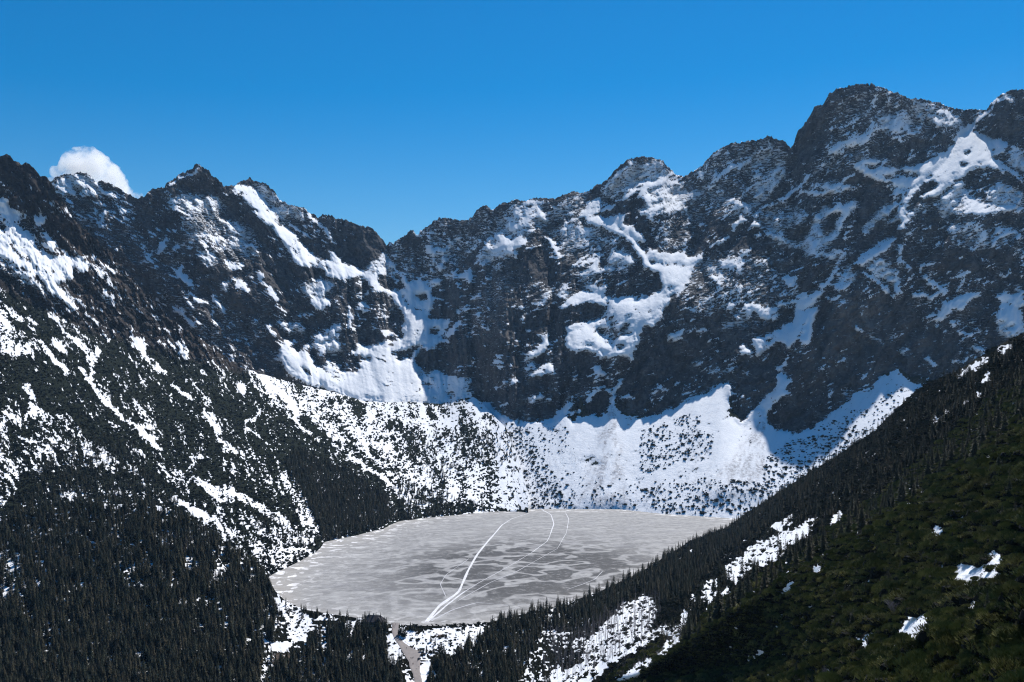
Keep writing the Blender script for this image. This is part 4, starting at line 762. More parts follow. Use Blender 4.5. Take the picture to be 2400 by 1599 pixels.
def lake_material():
    m, nt, b = mat('lake_ice')
    p = pos(nt)
    mp = node(nt, 'ShaderNodeMapping'); mp.inputs['Rotation'].default_value = (0, 0, math.radians(-14)); mp.inputs['Scale'].default_value = (0.8, 0.75, 1)
    nt.links.new(p, mp.inputs['Vector'])
    wv = node(nt, 'ShaderNodeTexNoise'); setin(wv, Scale=0.012, Detail=3); nt.links.new(mp.outputs[0], wv.inputs['Vector'])
    vadd = node(nt, 'ShaderNodeVectorMath', operation='MULTIPLY_ADD'); nt.links.new(wv.outputs['Color'], vadd.inputs[0]); vadd.inputs[1].default_value = (40, 40, 0); nt.links.new(mp.outputs[0], vadd.inputs[2])
    w = vadd.outputs[0]
    a1 = noise_n(nt, 0.028, 4, 0.55, w); a2 = noise_n(nt, 0.12, 5, 0.7, w); a3 = noise_n(nt, 0.9, 3, 0.6, p)
    sep = node(nt, 'ShaderNodeSeparateXYZ'); nt.links.new(p, sep.inputs[0])
    ex = math_n(nt, 'DIVIDE', math_n(nt, 'SUBTRACT', sep.outputs[0], 25.0), 150.0); ey = math_n(nt, 'DIVIDE', math_n(nt, 'SUBTRACT', sep.outputs[1], 1310.0), 190.0)
    r2 = math_n(nt, 'ADD', math_n(nt, 'MULTIPLY', ex, ex), math_n(nt, 'MULTIPLY', ey, ey))
    mid_f = math_n(nt, 'MULTIPLY', 1.7, math_n(nt, 'POWER', 2.718, math_n(nt, 'MULTIPLY', r2, -0.8)))
    ice = mixc(nt, ramp(nt, a2, 0.3, 0.72), (0.205, 0.203, 0.203), (0.355, 0.352, 0.348))
    a4 = noise_n(nt, 0.075, 3, 0.6, w)
    a0 = noise_n(nt, 0.021, 2.0, 0.5, w)
    dk = math_n(nt, 'MULTIPLY', ramp(nt, math_n(nt, 'ABSOLUTE', math_n(nt, 'SUBTRACT', a0, 0.47)), 0.022, 0.075), mid_f)
    dk = math_n(nt, 'MINIMUM', 0.93, dk)
    dk = math_n(nt, 'MULTIPLY', dk, math_n(nt, 'SUBTRACT', 1.0, math_n(nt, 'MULTIPLY', ramp(nt, a2, 0.48, 0.70), 0.5)))
    dk2 = math_n(nt, 'MULTIPLY', ramp(nt, a1, 0.55, 0.75), 0.35)
    ice = mixc(nt, dk2, ice, (0.27, 0.27, 0.29))
    sm = node(nt, 'ShaderNodeMapping'); sm.inputs['Rotation'].default_value = (0, 0, math.radians(-8)); sm.inputs['Scale'].default_value = (0.022, 0.055, 1); nt.links.new(w, sm.inputs['Vector'])
    st = noise_n(nt, 1.0, 5, 0.65, sm.outputs[0])
    ice = mixc(nt, math_n(nt, 'MULTIPLY', ramp(nt, st, 0.48, 0.70), 0.5), ice, (0.45, 0.447, 0.442))
    ice = mixc(nt, math_n(nt, 'MULTIPLY', ramp(nt, st, 0.46, 0.30), 0.45), ice, (0.19, 0.19, 0.205))
    ice = mixc(nt, math_n(nt, 'MULTIPLY', dk, 1.0), ice, (0.055, 0.055, 0.057))
    wh = math_n(nt, 'MULTIPLY', ramp(nt, a4, 0.54, 0.60), attr(nt, 'shore'))
    ice = mixc(nt, math_n(nt, 'MULTIPLY', attr(nt, 'shore'), 0.5), ice, (0.37, 0.345, 0.31))
    ice = mixc(nt, wh, ice, (0.78, 0.77, 0.77))
    ice = mixc(nt, math_n(nt, 'MULTIPLY', ramp(nt, a3, 0.62, 0.75), 0.25), ice, (0.7, 0.7, 0.72))
    nt.links.new(ice, b.inputs['Base Color'])
    setin(b, Roughness=0.75); b.inputs['Specular IOR Level'].default_value = 0.12
    bp = node(nt, 'ShaderNodeBump'); bp.inputs['Strength'].default_value = 0.25; bp.inputs['Distance'].default_value = 0.4
    nt.links.new(a2, bp.inputs['Height']); nt.links.new(bp.outputs[0], b.inputs['Normal'])
    return m
shore = [(560,1392),(640,1347),(700,1319),(740,1297),(752,1286),(760,1273),(830,1259),(900,1241),(935,1223),(1000,1214),(1080,1206),(1150,1200),(1240,1196),(1450,1196),(1550,1206),(1720,1216),(1800,1222)]
near = [(560,1400),(640,1402),(665,1407),(690,1421),(720,1431),(800,1444),(870,1454),(920,1465),(1000,1468),(1080,1467),(1150,1459),(1300,1423),(1400,1390),(1500,1343),(1560,1305),(1620,1268),(1700,1239),(1800,1230)]
uu = np.linspace(562, 1798, 240)
tt = np.linspace(-0.02, 1.004, 60)[:, None]
y0 = CAM_H * F / (pl(shore, uu) - HOR); y1 = CAM_H * F / (pl(near, uu) - HOR)
YY = y0 * (1 - tt) + y1 * tt; XX = (uu - 1200) / F * YY
idx = np.arange(YY.size).reshape(YY.shape)
quads = np.stack([idx[:-1, :-1], idx[1:, :-1], idx[1:, 1:], idx[:-1, 1:]], -1).reshape(-1, 4)
leftness = smooth(1250, 700, uu)[None, :]
sh_at = np.clip(np.exp(-np.abs(y0 - YY) / (18 + 110 * leftness)) * (0.45 + 0.65 * leftness) + 0.35 * np.exp(-np.abs(y0 - YY) / 30) + 0.5 * np.exp(-np.abs(y1 - YY) / 40) + smooth(720, 640, uu)[None, :] * .8, 0, 1)
lake = tag(link(grid_object('lake', np.stack([XX, YY, 0.12 + 0 * XX], -1).reshape(-1, 3), quads, {'shore': sh_at.ravel()}, lake_material())), 'frozen grey lake with wind streaks in the ice', 'lake', None, 'structure')

# trodden snow trails on the ice
M_TRAIL = plain('trodden_snow', (0.62, 0.62, 0.64), 0.9, 0.45, 0.22)
def trail(name, pts, w0, w1, z, label, fn=flat, material=None, sub=14, wob=1.3):
    p = np.array(pts, float); n = len(p)
    tx = np.linspace(0, n - 1, (n - 1) * sub + 1)
    # smooth path
    u = np.interp(tx, range(n), p[:, 0]); v = np.interp(tx, range(n), p[:, 1])
    for _ in range(4):
        u[1:-1] = .25 * u[:-2] + .5 * u[1:-1] + .25 * u[2:]; v[1:-1] = .25 * v[:-2] + .5 * v[1:-1] + .25 * v[2:]
    c = fn(u, v); c[:, 2] += z
    c[:, 0] += wob * fbm(tx / 3.0, 0 * tx, 3, len(name) + int(p[0, 0]))
    d = np.gradient(c[:, :2], axis=0); d /= np.linalg.norm(d, axis=1)[:, None] + 1e-9
    nrm = np.stack([-d[:, 1], d[:, 0], 0 * d[:, 0]], -1)
    w = np.linspace(w0, w1, len(tx))[:, None] * (0.45 + 0.9 * (fbm(tx / 0.9, 0 * tx + 9, 3, int(p[0, 1]), .7)[:, None] * .5 + .5).clip(.1, 1.2))
    k = 5
    rows = [c + nrm * w * (j / (k - 1) - .5) + np.array([0, 0, 0.10 * math.sin(math.pi * j / (k - 1))]) for j in range(k)]
    co = np.stack(rows, 1).reshape(-1, 3)
    idx = np.arange(len(co)).reshape(len(tx), k)
    quads = np.stack([idx[:-1, :-1], idx[:-1, 1:], idx[1:, 1:], idx[1:, :-1]], -1).reshape(-1, 4)
    o = grid_object(name, co, quads, {}, material or M_TRAIL)
    return tag(link(o), label, 'trail', None, 'structure')
trail('path', [(1000,1458),(1030,1420),(1075,1388),(1095,1340),(1120,1298),(1150,1262),(1175,1232),(1200,1216),(1222,1209),(1240,1203)], 4.6, 1.1, .16, 'broad white trodden trail crossing the whole ice')
trail('path', [(1004,1456),(1040,1424),(1078,1394),(1100,1380)], 3.0, 1.2, .15, 'second trodden strand beside the broad trail near the outlet')
trail('path', [(1272,1196),(1290,1206),(1294,1216),(1298,1228),(1293,1244),(1288,1258),(1281,1270),(1262,1284),(1245,1296)], 2.2, 1.0, .16, 'wavy white trail from the far shore towards the dark ice')
M_FAINT = plain('wind_scoured_track', (0.46, 0.46, 0.48), 0.9, 0.25, 0.2)
trail('path', [(1245,1296),(1210,1318),(1170,1340),(1130,1362),(1085,1390)], 1.0, 1.4, .15, 'thin straight trail joining the outlet and the wavy trail', material=M_FAINT)
trail('path', [(1325,1202),(1333,1216),(1330,1234),(1327,1250),(1316,1270),(1306,1286)], 1.1, .6, .16, 'thin wavy trail right of the other wavy trail')
trail('path', [(1306,1286),(1270,1306),(1210,1340),(1150,1365),(1075,1408)], 0.9, 1.2, .15, 'faint lower diagonal trail over the dark ice', material=M_FAINT)
trail('path', [(1098,1310),(1070,1330),(1045,1348),(1032,1370),(1044,1400)], 0.9, 1.0, .15, 'thin bent trail left of the broad trail', material=M_FAINT)
trail('path', [(1190,1420),(1120,1412),(1060,1430),(1010,1456)], 1.2, 2.0, .15, 'low trail running along the near shore', material=M_FAINT)
trail('path', [(1412,1340),(1395,1358),(1370,1368),(1330,1382)], 1.2, 1.0, .15, 'short trail near the right shore', material=M_FAINT)
# ------------------------------------------------------------------ plants: prototypes
class MB:
    """collects triangles and quads for one mesh"""
    def __init__(s): s.v, s.f, s.m = [], [], []
    def face(s, pts, mi=0):
        n = len(s.v); s.v += [tuple(p) for p in pts]; s.f.append(tuple(range(n, n + len(pts)))); s.m.append(mi)
    def tube(s, a, b, ra, rb, k=4, mi=0):
        a, b = Vector(a), Vector(b); d = (b - a).normalized(); x = d.orthogonal().normalized(); y = d.cross(x)
        n = len(s.v)
        for c, r in ((a, ra), (b, rb)):
            for i in range(k):
                t = 2 * math.pi * i / k; s.v.append(tuple(c + x * r * math.cos(t) + y * r * math.sin(t)))
        for i in range(k):
            j = (i + 1) % k; s.f.append((n + i, n + j, n + k + j, n + k + i)); s.m.append(mi)
    def box(s, x0, x1, y0, y1, z0, z1, mi=0):
        n = len(s.v); s.v += [(x, y, z) for z in (z0, z1) for y in (y0, y1) for x in (x0, x1)]
        for q in ((0, 2, 3, 1), (4, 5, 7, 6), (0, 1, 5, 4), (2, 6, 7, 3), (0, 4, 6, 2), (1, 3, 7, 5)):
            s.f.append(tuple(n + i for i in q)); s.m.append(mi)
    def mesh(s, name, *mats, smooth=False):
        me = bpy.data.meshes.new(name); me.from_pydata(s.v, [], s.f)
        for mm in mats: me.materials.append(mm)
        me.polygons.foreach_set('material_index', s.m)
        if smooth: me.polygons.foreach_set('use_smooth', [True] * len(s.f))
        return me
    def build(s, name, mats, parent=None, loc=(0, 0, 0)):
        mats = mats if isinstance(mats, (list, tuple)) else [mats]
        o = bpy.data.objects.new(name, s.mesh(name, *mats)); link(o, parent); o.location = loc
        return o

def leaf_material(name, a, b, c):
    m, nt, bs = mat(name)
    oi = node(nt, 'ShaderNodeObjectInfo')
    n1 = noise_n(nt, 1.7, 2, 0.6, pos(nt))
    col = mixc(nt, oi.outputs['Random'], a, b)
    col = mixc(nt, ramp(nt, n1, 0.42, 0.72), col, c)
    nt.links.new(col, bs.inputs['Base Color']); setin(bs, Roughness=0.75); bs.inputs['Specular IOR Level'].default_value = 0.1
    return m
M_SPRUCE = leaf_material('spruce_needles', (0.013, 0.027, 0.018), (0.078, 0.066, 0.040), (0.092, 0.086, 0.052))
M_PINE = leaf_material('olive_pine_needles', (0.045, 0.062, 0.022), (0.115, 0.122, 0.030), (0.190, 0.180, 0.055))
M_PINE_FAR = leaf_material('dark_pine_needles', (0.012, 0.019, 0.012), (0.026, 0.031, 0.017), (0.042, 0.043, 0.024))
M_CORE = plain('pine_light_block', (0.005, 0.006, 0.004), 1.0)  # near-black, for lumps added inside the bushes to block light
M_BARK = plain('bark', (0.06, 0.048, 0.042), 0.9)
M_GREY = plain('bare_wood', (0.20, 0.175, 0.175), 0.9)

def spruce_meshes(seed, width=0.17, lean=0.0, gap=0.0):
    r = random.Random(seed); t, c = MB(), MB()
    t.tube((0, 0, -0.03), (0, 0, 0.55), 0.014, 0.008, 5); t.tube((0, 0, 0.55), (0, 0, 0.99), 0.008, 0.0015, 5)
    z = 0.07 + gap; lev = 0
    while z < 0.975:
        u = (z - 0.05) / 0.95
        R = width * (1 - u) ** 0.82 * (0.8 + 0.35 * r.random()) + 0.010
        if u < 0.15: R *= 0.65 + 2.2 * u
        nb = max(4, int(8 - 3 * u)); a0 = r.random() * 6.28
        for i in range(nb):
            if r.random() < 0.09: continue
            a = a0 + 6.283 * i / nb + r.uniform(-.25, .25); L = R * r.uniform(0.72, 1.18)
            d = Vector((math.cos(a), math.sin(a), 0)); s = Vector((-d.y, d.x, 0)); dr = r.uniform(0.35, 0.65) - 0.45 * u
            p0 = Vector((0, 0, z + 0.012)); p1 = d * L * 0.55 + Vector((0, 0, z - 0.35 * dr * L)); p2 = d * L + Vector((0, 0, z - dr * L + 0.10 * L))
            w = L * r.uniform(0.20, 0.30)
            hang = Vector((0, 0, -0.38 * w - 0.006))
            c.face((p0, p1 + s * w + hang, p2)); c.face((p0, p2, p1 - s * w + hang))
            for q in (0.45, 0.75):
                e = p0.lerp(p2, q); c.face((e + s * w * .2, e + s * w * (1.5 - .5 * q) + d * L * .16 + hang, e + d * L * .14)); c.face((e - s * w * .2, e + d * L * .14, e - s * w * (1.5 - .5 * q) + d * L * .16 + hang))
        z += 0.030 + 0.018 * (1 - u) + 0.006 * r.random(); lev += 1
    for i in range(5):
        a = r.random() * 6.28; c.face(((0, 0, 1.0), (0.010 * math.cos(a), 0.010 * math.sin(a), 0.93), (0.010 * math.cos(a + 2), 0.010 * math.sin(a + 2), 0.95)))
    return t, c
def bare_tree(seed, spread=0.3, levels=3, base=0.01):
    r = random.Random(seed); b = MB()
    def grow(p, d, L, rad, lev):
        q = p + d * L; b.tube(p, q, rad, rad * 0.65, 3)
        if lev == 0: return
        for _ in range(3 if lev < 3 else 4):
            n = (d + Vector((r.uniform(-1, 1), r.uniform(-1, 1), r.uniform(-.2, .7))) * 0.85).normalized()
            grow(p + d * L * r.uniform(.45, 1), n, L * r.uniform(.5, .75), rad * 0.5, lev - 1)
    grow(Vector((0, 0, -0.05)), Vector((r.uniform(-.1, .1), r.uniform(-.1, .1), 1)).normalized(), 0.42, base, levels)
    return b
def dead_spruce(seed):
    r = random.Random(seed); b = MB(); b.tube((0, 0, -.03), (0, 0, 1), 0.011, 0.002, 4)
    z = 0.25
    while z < 0.97:
        a = r.random() * 6.28; L = 0.10 * (1.1 - z) + 0.015
        b.tube((0, 0, z), (L * math.cos(a), L * math.sin(a), z - L * .35), 0.003, 0.0015, 3); z += 0.016
    return b
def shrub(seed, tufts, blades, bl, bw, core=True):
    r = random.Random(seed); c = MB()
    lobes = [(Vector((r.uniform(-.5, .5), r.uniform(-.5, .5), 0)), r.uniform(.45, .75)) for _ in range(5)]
    if core:  # added opaque lump in each lobe, stops light passing through the bush
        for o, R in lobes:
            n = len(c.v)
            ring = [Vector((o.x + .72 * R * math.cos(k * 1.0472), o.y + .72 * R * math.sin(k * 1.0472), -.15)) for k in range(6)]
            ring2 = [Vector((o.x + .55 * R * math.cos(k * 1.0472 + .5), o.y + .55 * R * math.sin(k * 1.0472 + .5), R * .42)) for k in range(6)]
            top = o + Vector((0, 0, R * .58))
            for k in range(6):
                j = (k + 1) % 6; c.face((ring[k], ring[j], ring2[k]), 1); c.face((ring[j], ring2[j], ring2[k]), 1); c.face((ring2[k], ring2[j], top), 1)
    for _ in range(tufts):
        o, R = r.choice(lobes); a = r.random() * 6.283; e = math.asin(r.random() ** .7)
        d = Vector((math.cos(a) * math.cos(e), math.sin(a) * math.cos(e), math.sin(e))); p = o + Vector((d.x * R, d.y * R, d.z * R * .85)) * r.uniform(.8, 1.08)
        ax = (d * 0.6 + Vector((r.uniform(-.3, .3), r.uniform(-.3, .3), 0.9))).normalized()
        for _ in range(blades):
            q = (ax + Vector((r.uniform(-1, 1), r.uniform(-1, 1), r.uniform(-.6, .8))) * .62).normalized(); s = q.orthogonal().normalized() * bw
            L = bl * r.uniform(.7, 1.2); c.face((p - s, p + s, p + q * L))
    return c

def protos(name, meshes):
    """prototype objects in a collection of their own that is not part of the scene; the ground-cover objects draw copies of them"""
    col = bpy.data.collections.new(name)
    for me in meshes: col.objects.link(bpy.data.objects.new(me.name, me))
    return col
SP = [spruce_meshes(s, w, 0, g) for s, w, g in ((1, .19, 0), (2, .22, .02), (3, .17, .05), (4, .24, 0), (5, .19, .08), (6, .16, .02))]
SP_T = [t.mesh('trunk', M_BARK) for t, c in SP]; SP_C = [c.mesh('crown', M_SPRUCE) for t, c in SP]
def joined(t, c):
    j = MB(); j.v = t.v + c.v; j.f = t.f + [tuple(i + len(t.v) for i in f) for f in c.f]; j.m = [1] * len(t.f) + [0] * len(c.f); return j
SP_J = [joined(t, c).mesh('spruce', M_SPRUCE, M_BARK) for t, c in SP]
DEAD = [dead_spruce(s).mesh('bare_spruce', M_GREY) for s in (11, 12, 13)]
BUSH = [bare_tree(s, .4, 3, .02).mesh('bare_shrub', M_GREY) for s in (21, 22)]
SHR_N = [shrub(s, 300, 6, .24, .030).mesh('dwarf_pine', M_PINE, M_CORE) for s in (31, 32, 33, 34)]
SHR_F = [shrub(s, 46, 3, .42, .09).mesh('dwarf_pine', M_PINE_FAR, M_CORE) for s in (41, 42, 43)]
COL = {k: protos(k, v) for k, v in dict(spruce=SP_J, dead=DEAD, bush=BUSH, near_pine=SHR_N, far_pine=SHR_F).items()}

def scatter_tree(col):
    ng = bpy.data.node_groups.new('scatter_' + col.name, 'GeometryNodeTree')
    ng.interface.new_socket('Geometry', in_out='INPUT', socket_type='NodeSocketGeometry'); ng.interface.new_socket('Geometry', in_out='OUTPUT', socket_type='NodeSocketGeometry')
    i, o = ng.nodes.new('NodeGroupInput'), ng.nodes.new('NodeGroupOutput')
    ci = ng.nodes.new('GeometryNodeCollectionInfo'); ci.inputs['Collection'].default_value = col; ci.inputs['Separate Children'].default_value = True; ci.inputs['Reset Children'].default_value = True
    ip = ng.nodes.new('GeometryNodeInstanceOnPoints'); ip.inputs['Pick Instance'].default_value = True
    def na(nm, t):
        n = ng.nodes.new('GeometryNodeInputNamedAttribute'); n.data_type = t; n.inputs['Name'].default_value = nm
        return n.outputs['Attribute']
    ng.links.new(i.outputs[0], ip.inputs['Points']); ng.links.new(ci.outputs[0], ip.inputs['Instance'])
    ng.links.new(na('which', 'INT'), ip.inputs['Instance Index']); ng.links.new(na('size', 'FLOAT_VECTOR'), ip.inputs['Scale'])
    e2r = ng.nodes.new('FunctionNodeEulerToRotation'); ng.links.new(na('turn', 'FLOAT_VECTOR'), e2r.inputs[0]); ng.links.new(e2r.outputs[0], ip.inputs['Rotation'])
    ng.links.new(ip.outputs[0], o.inputs[0])
    return ng
def scatter(name, p, size, turn, which, col, label, cat):
    me = bpy.data.meshes.new(name); me.vertices.add(len(p)); me.vertices.foreach_set('co', p.astype(np.float32).ravel())
    for k, a, t in (('size', size, 'FLOAT_VECTOR'), ('turn', turn, 'FLOAT_VECTOR'), ('which', which, 'INT')):
        at = me.attributes.new(k, t, 'POINT'); at.data.foreach_set('vector' if t == 'FLOAT_VECTOR' else 'value', a.astype(np.float32 if t == 'FLOAT_VECTOR' else np.int32).ravel())
    o = link(bpy.data.objects.new(name, me)); md = o.modifiers.new('scatter', 'NODES'); md.node_group = scatter_tree(col)
    return tag(o, label, cat, None, 'stuff')

# ------------------------------------------------------------------ plants: where they stand
def inside(u, v, pts):
    ins = np.zeros(u.shape, bool)
    for (x0, y0), (x1, y1) in zip(pts, pts[1:] + pts[:1]):
        if y0 == y1: continue
        ins ^= ((y0 > v) != (y1 > v)) & (u < (x1 - x0) * (v - y0) / (y1 - y0) + x0)
    return ins
def on(g, L, u, v):
    Y = np.exp(g.sample(L, u, v)); return np.stack([(u - 1200) / F * Y, Y, CAM_H + (HOR - v) / F * Y], -1)
def pick(poly, per, cl=0.0, seed=0, sc=30):
    p = np.array(poly, float); a, b = p.min(0), p.max(0)
    n = int((b - a).prod() / per); u = rng.uniform(a[0], b[0], n); v = rng.uniform(a[1], b[1], n)
    k = inside(u, v, poly)
    if cl: k &= fbm(u / sc, v / sc, 3, seed) > rng.uniform(-cl, cl * .4, n)
    return u[k], v[k]
ROAD_L = [(918,1461),(917,1480),(923,1497),(935,1515),(946,1535),(957,1550),(960,1565),(967,1580),(971,1600),(975,1640)]
ROAD_R = [(936,1462),(934,1480),(936,1497),(950,1508),(968,1520),(986,1526),(987,1545),(985,1565),(986,1580),(991,1600),(1000,1640)]
ROAD_POLY = ROAD_L + ROAD_R[::-1]
KEEP = [ROAD_POLY, [(905,1500),(935,1498),(947,1545),(925,1552),(905,1530)], [(945,1470),(1000,1468),(1060,1475),(1080,1500),(1050,1530),(1010,1545),(985,1528),(950,1508),(936,1490)], [(985,1528),(1012,1545),(1005,1600),(988,1600)], [(640,1528),(650,1505),(690,1503),(684,1552),(650,1556)],
        [(1270,1478),(1390,1475),(1480,1400),(1540,1395),(1560,1430),(1520,1490),(1430,1560),(1350,1610),(1200,1640)]]
TREES = []      # rows: x, y, z, height, area
def plant(poly, per, h0, h1, area, g=None, L=None, snow=None, cl=0.0, sc=30, seed=5):
    g, L, snow = (gG, LG, snowG) if g is None else (g, L, snow)
    u, v = pick(poly, per, cl, seed, sc)
    if g is gG:
        k = np.ones(len(u), bool)
        for q in KEEP: k &= ~inside(u, v, q)
        k &= v > pl(CREST_G, u) + 1
        k &= (g.sample(snow, u, v) < .5) | (rng.random(len(u)) < .25) if per < 200 else True
        u, v = u[k], v[k]
    p = on(g, L, u, v)
    h = rng.uniform(h0, h1, len(u)) * (0.75 + 0.25 * rng.random(len(u)))
    for q, hh in zip(p, h): TREES.append((*q, hh, area))
plant([(-300,1215),(60,1200),(200,1188),(330,1184),(400,1194),(520,1266),(620,1346),(640,1400),(655,1450),(640,1500),(610,1560),(600,1760),(-300,1760)], 27, 9, 21, 0, cl=.8, sc=45)
plant([(640,1490),(700,1540),(740,1475),(800,1470),(850,1460),(880,1458),(905,1466),(912,1500),(905,1540),(940,1575),(962,1760),(590,1760)], 38, 10, 19, 1, cl=1.2, sc=30)
plant([(645,1392),(700,1424),(800,1448),(870,1456),(860,1470),(700,1480),(650,1450)], 110, 7, 12, 1)
plant([(1002,1575),(1025,1535),(1060,1545),(1100,1505),(1140,1472),(1200,1452),(1300,1425),(1400,1392),(1500,1346),(1560,1308),(1620,1271),(1700,1242),(1760,1208),(1850,1145),(1900,1113),(1930,1130),(1850,1205),(1750,1275),(1690,1310),(1640,1370),(1590,1420),(1530,1410),(1440,1450),(1390,1490),(1350,1560),(1200,1740),(1000,1740)], 30, 9, 18, 2, cl=1.4, sc=30)
plant([(1270,1478),(1390,1475),(1480,1400),(1540,1395),(1560,1430),(1520,1490),(1430,1560),(1350,1610)], 150, 6, 12, 2)
plant([(1640,1380),(1750,1280),(1900,1140),(2050,1020),(2200,900),(2400,800),(2400,1010),(2180,1150),(2000,1260),(1800,1390),(1600,1520),(1500,1560)], 150, 6, 15, 3, cl=1.0, sc=50)
plant([(1690,1225),(1760,1190),(1850,1125),(1950,1065),(2060,995),(2110,945),(2120,965),(2060,1030),(1950,1110),(1850,1180),(1750,1250)], 75, 6, 13, 3, cl=1.0, sc=30)
for uq in np.cumsum(rng.gamma(1.5, 4.0, 110)) + 1480:
    if uq < 2130:
        p = ground([uq], [pl(CREST_G, uq) + 1.5 + 5 * rng.random()])[0]; TREES.append((*p, rng.uniform(7, 14) * np.interp(uq, [1500, 1800, 2130], [1, .95, .6]), 2 if uq < 1760 else 3))
plant([(1400,1640),(1700,1440),(2050,1225),(2400,1020),(2400,1400),(2050,1580),(1900,1660)], 5200, 4, 6.5, 4)
plant([(40,1190),(90,1100),(150,1050),(230,1010),(330,1060),(420,1180),(300,1182),(120,1186)], 60, 9, 14, 5, gB, LB, snowB)
plant([(-60,1080),(40,1000),(200,960),(300,1040),(150,1060),(60,1200),(-60,1210)], 260, 7, 11, 5, gB, LB, snowB)
plant([(690,1050),(760,1080),(830,1110),(900,1160),(938,1214),(880,1240),(800,1261),(757,1274),(745,1230),(700,1150),(665,1085)], 15, 11, 17, 6, gB, LB, snowB)
plant([(590,1200),(700,1240),(757,1284),(735,1292),(680,1275),(600,1240)], 45, 7, 11, 6, gB, LB, snowB)
plant([(930,1130),(1010,1145),(1100,1180),(1160,1194),(1100,1203),(1000,1212),(940,1222)], 38, 9, 14, 7, gB, LB, snowB)
plant([(960,1010),(1060,1020),(1180,1000),(1212,1035),(1190,1090),(1110,1090),(1050,1130),(1000,1120),(950,1070)], 70, 9, 13, 7, gB, LB, snowB, cl=1.0, sc=40)
plant([(700,1000),(960,1000),(1000,1150),(900,1150),(760,1070)], 700, 7, 11, 7, gB, LB, snowB)
plant([(200,820),(640,1000),(640,1160),(420,1150),(200,1000)], 1500, 6, 9, 5, gB, LB, snowB)
plant([(1250,1110),(1750,1110),(1780,1200),(1500,1198),(1250,1190)], 1700, 3.5, 7, 8, gA, LA, snowA)
plant([(1880,1090),(2000,1010),(2060,990),(2000,1050),(1900,1115)], 500, 6, 9, 8, gA, LA, snowA)
for q in [(936,1489),(941,1491),(946,1493),(950,1494),(962,1476),(967,1478),(971,1479),(1010,1505),(1020,1512),(1000,1530),(1016,1528),(935,1555),(941,1558)]:      # the clump beside the road
    p = ground([q[0]], [q[1]])[0]; TREES.append((*p, 12.5 if q[0] < 952 else 8, 9))

AREAS = {0: ('tall dark spruce in the dense forest along the lower left edge', 'spruces in the left forest'), 1: ('dark spruce in the stand between the hut and the bottom edge', 'spruces left of the road'),
 2: ('slim spruce in the forest belt along the right shore of the lake', 'spruces along the right shore'), 3: ('dark spruce standing among dwarf pines high on the right hillside', 'spruces on the right hillside'),
 4: ('small spruce rising from the olive pine spur in the lower right', 'spruces on the olive spur'), 5: ('spruce scattered on the snowy foot of the left mountain slope', 'spruces on the left slope'),
 6: ('spruce in the wedge of forest above the left shore of the lake', 'spruces on the far left shore'), 7: ('spruce on the snowy moraine slope above the far left shore', 'spruces on the moraine'),
 8: ('little spruce on the white snow apron above the far shore', 'spruces on the snow apron'), 9: ('spruce in the small clump beside the road at the lake outlet', 'spruces beside the road')}
T = np.array([t[:4] for t in TREES]); TA = np.array([t[4] for t in TREES])
order = np.argsort(-(T[:, 3] / T[:, 1]) * np.where(TA == 9, 50, 1))
def seen(p, h):
    u = 1200 + p[0] / p[1] * F; v = HOR - (p[2] + h - CAM_H) / p[1] * F
    return -5 < u < 2405 and v < 1590
chosen, used = [], set()
ub_ = np.round(1200 + T[:, 0] / T[:, 1] * F).astype(int)
for i in order:
    if len(chosen) >= 300: break
    if seen(T[i], T[i, 3] * .6): chosen.append(i)
chosen = np.array(chosen)
for i in chosen:
    x, y, z, h = T[i]; w = int(rng.integers(len(SP)))
    lab, grp = AREAS[int(TA[i])]
    if TA[i] == 0:
        uq, vq = 1200 + x / y * F, HOR - (z - CAM_H) / y * F
        where = ('in the lower left corner' if uq < 150 else 'left of the middle of the left forest' if uq < 330 else 'near the right side of the left forest' if uq < 500 else 'at the left forest rim beside the clearing')
        lab = 'dark spruce ' + where + (', bottom edge' if vq > 1580 else ''); grp = 'spruces ' + where
    t = bpy.data.objects.new('spruce_tree', None); link(t); t.location = (x, y, z); t.scale = (h * rng.uniform(.85, 1.2),) * 2 + (h,); t.rotation_euler = (0, 0, rng.uniform(0, 6.28))
    tag(t, lab, 'tree', grp)
    link(bpy.data.objects.new('trunk', SP_T[w]), t); link(bpy.data.objects.new('crown', SP_C[w]), t)
rest = np.setdiff1d(np.arange(len(T)), chosen)
n = len(rest); s = T[rest, 3] * 1.0; wd = s * rng.uniform(.85, 1.25, n)
scatter('spruce_forest', T[rest, :3], np.stack([wd, wd, s], -1), np.stack([rng.normal(0, .02, n), rng.normal(0, .02, n), rng.uniform(0, 6.28, n)], -1), rng.integers(0, len(SP), n), COL['spruce'], 'dark spruce forest around the lake and on the slopes', 'forest')
print('trees', len(T))

# bare grey trees on the snowy forest floor and in the left forest
bu, bv2 = pick([(1270,1490),(1390,1470),(1480,1400),(1545,1395),(1560,1430),(1520,1490),(1430,1550),(1330,1600)], 55)
cu, cvv = pick([(385,1240),(500,1240),(520,1300),(480,1310),(390,1300)], 70)
du, dv = pick([(1150,1560),(1270,1480),(1420,1440),(1470,1420),(1440,1470),(1300,1600)], 110)
u_, v_ = np.concatenate([bu, cu, du]), np.concatenate([bv2, cvv, dv]); p = ground(u_, v_); n = len(p); s = rng.uniform(7, 14, n)
scatter('bare_trees', p, np.stack([s, s, s], -1), np.stack([rng.normal(0, .04, n), rng.normal(0, .04, n), rng.uniform(0, 6.28, n)], -1), rng.integers(0, 3, n), COL['dead'], 'bare grey trunks standing on the snowy forest floor', 'trees')
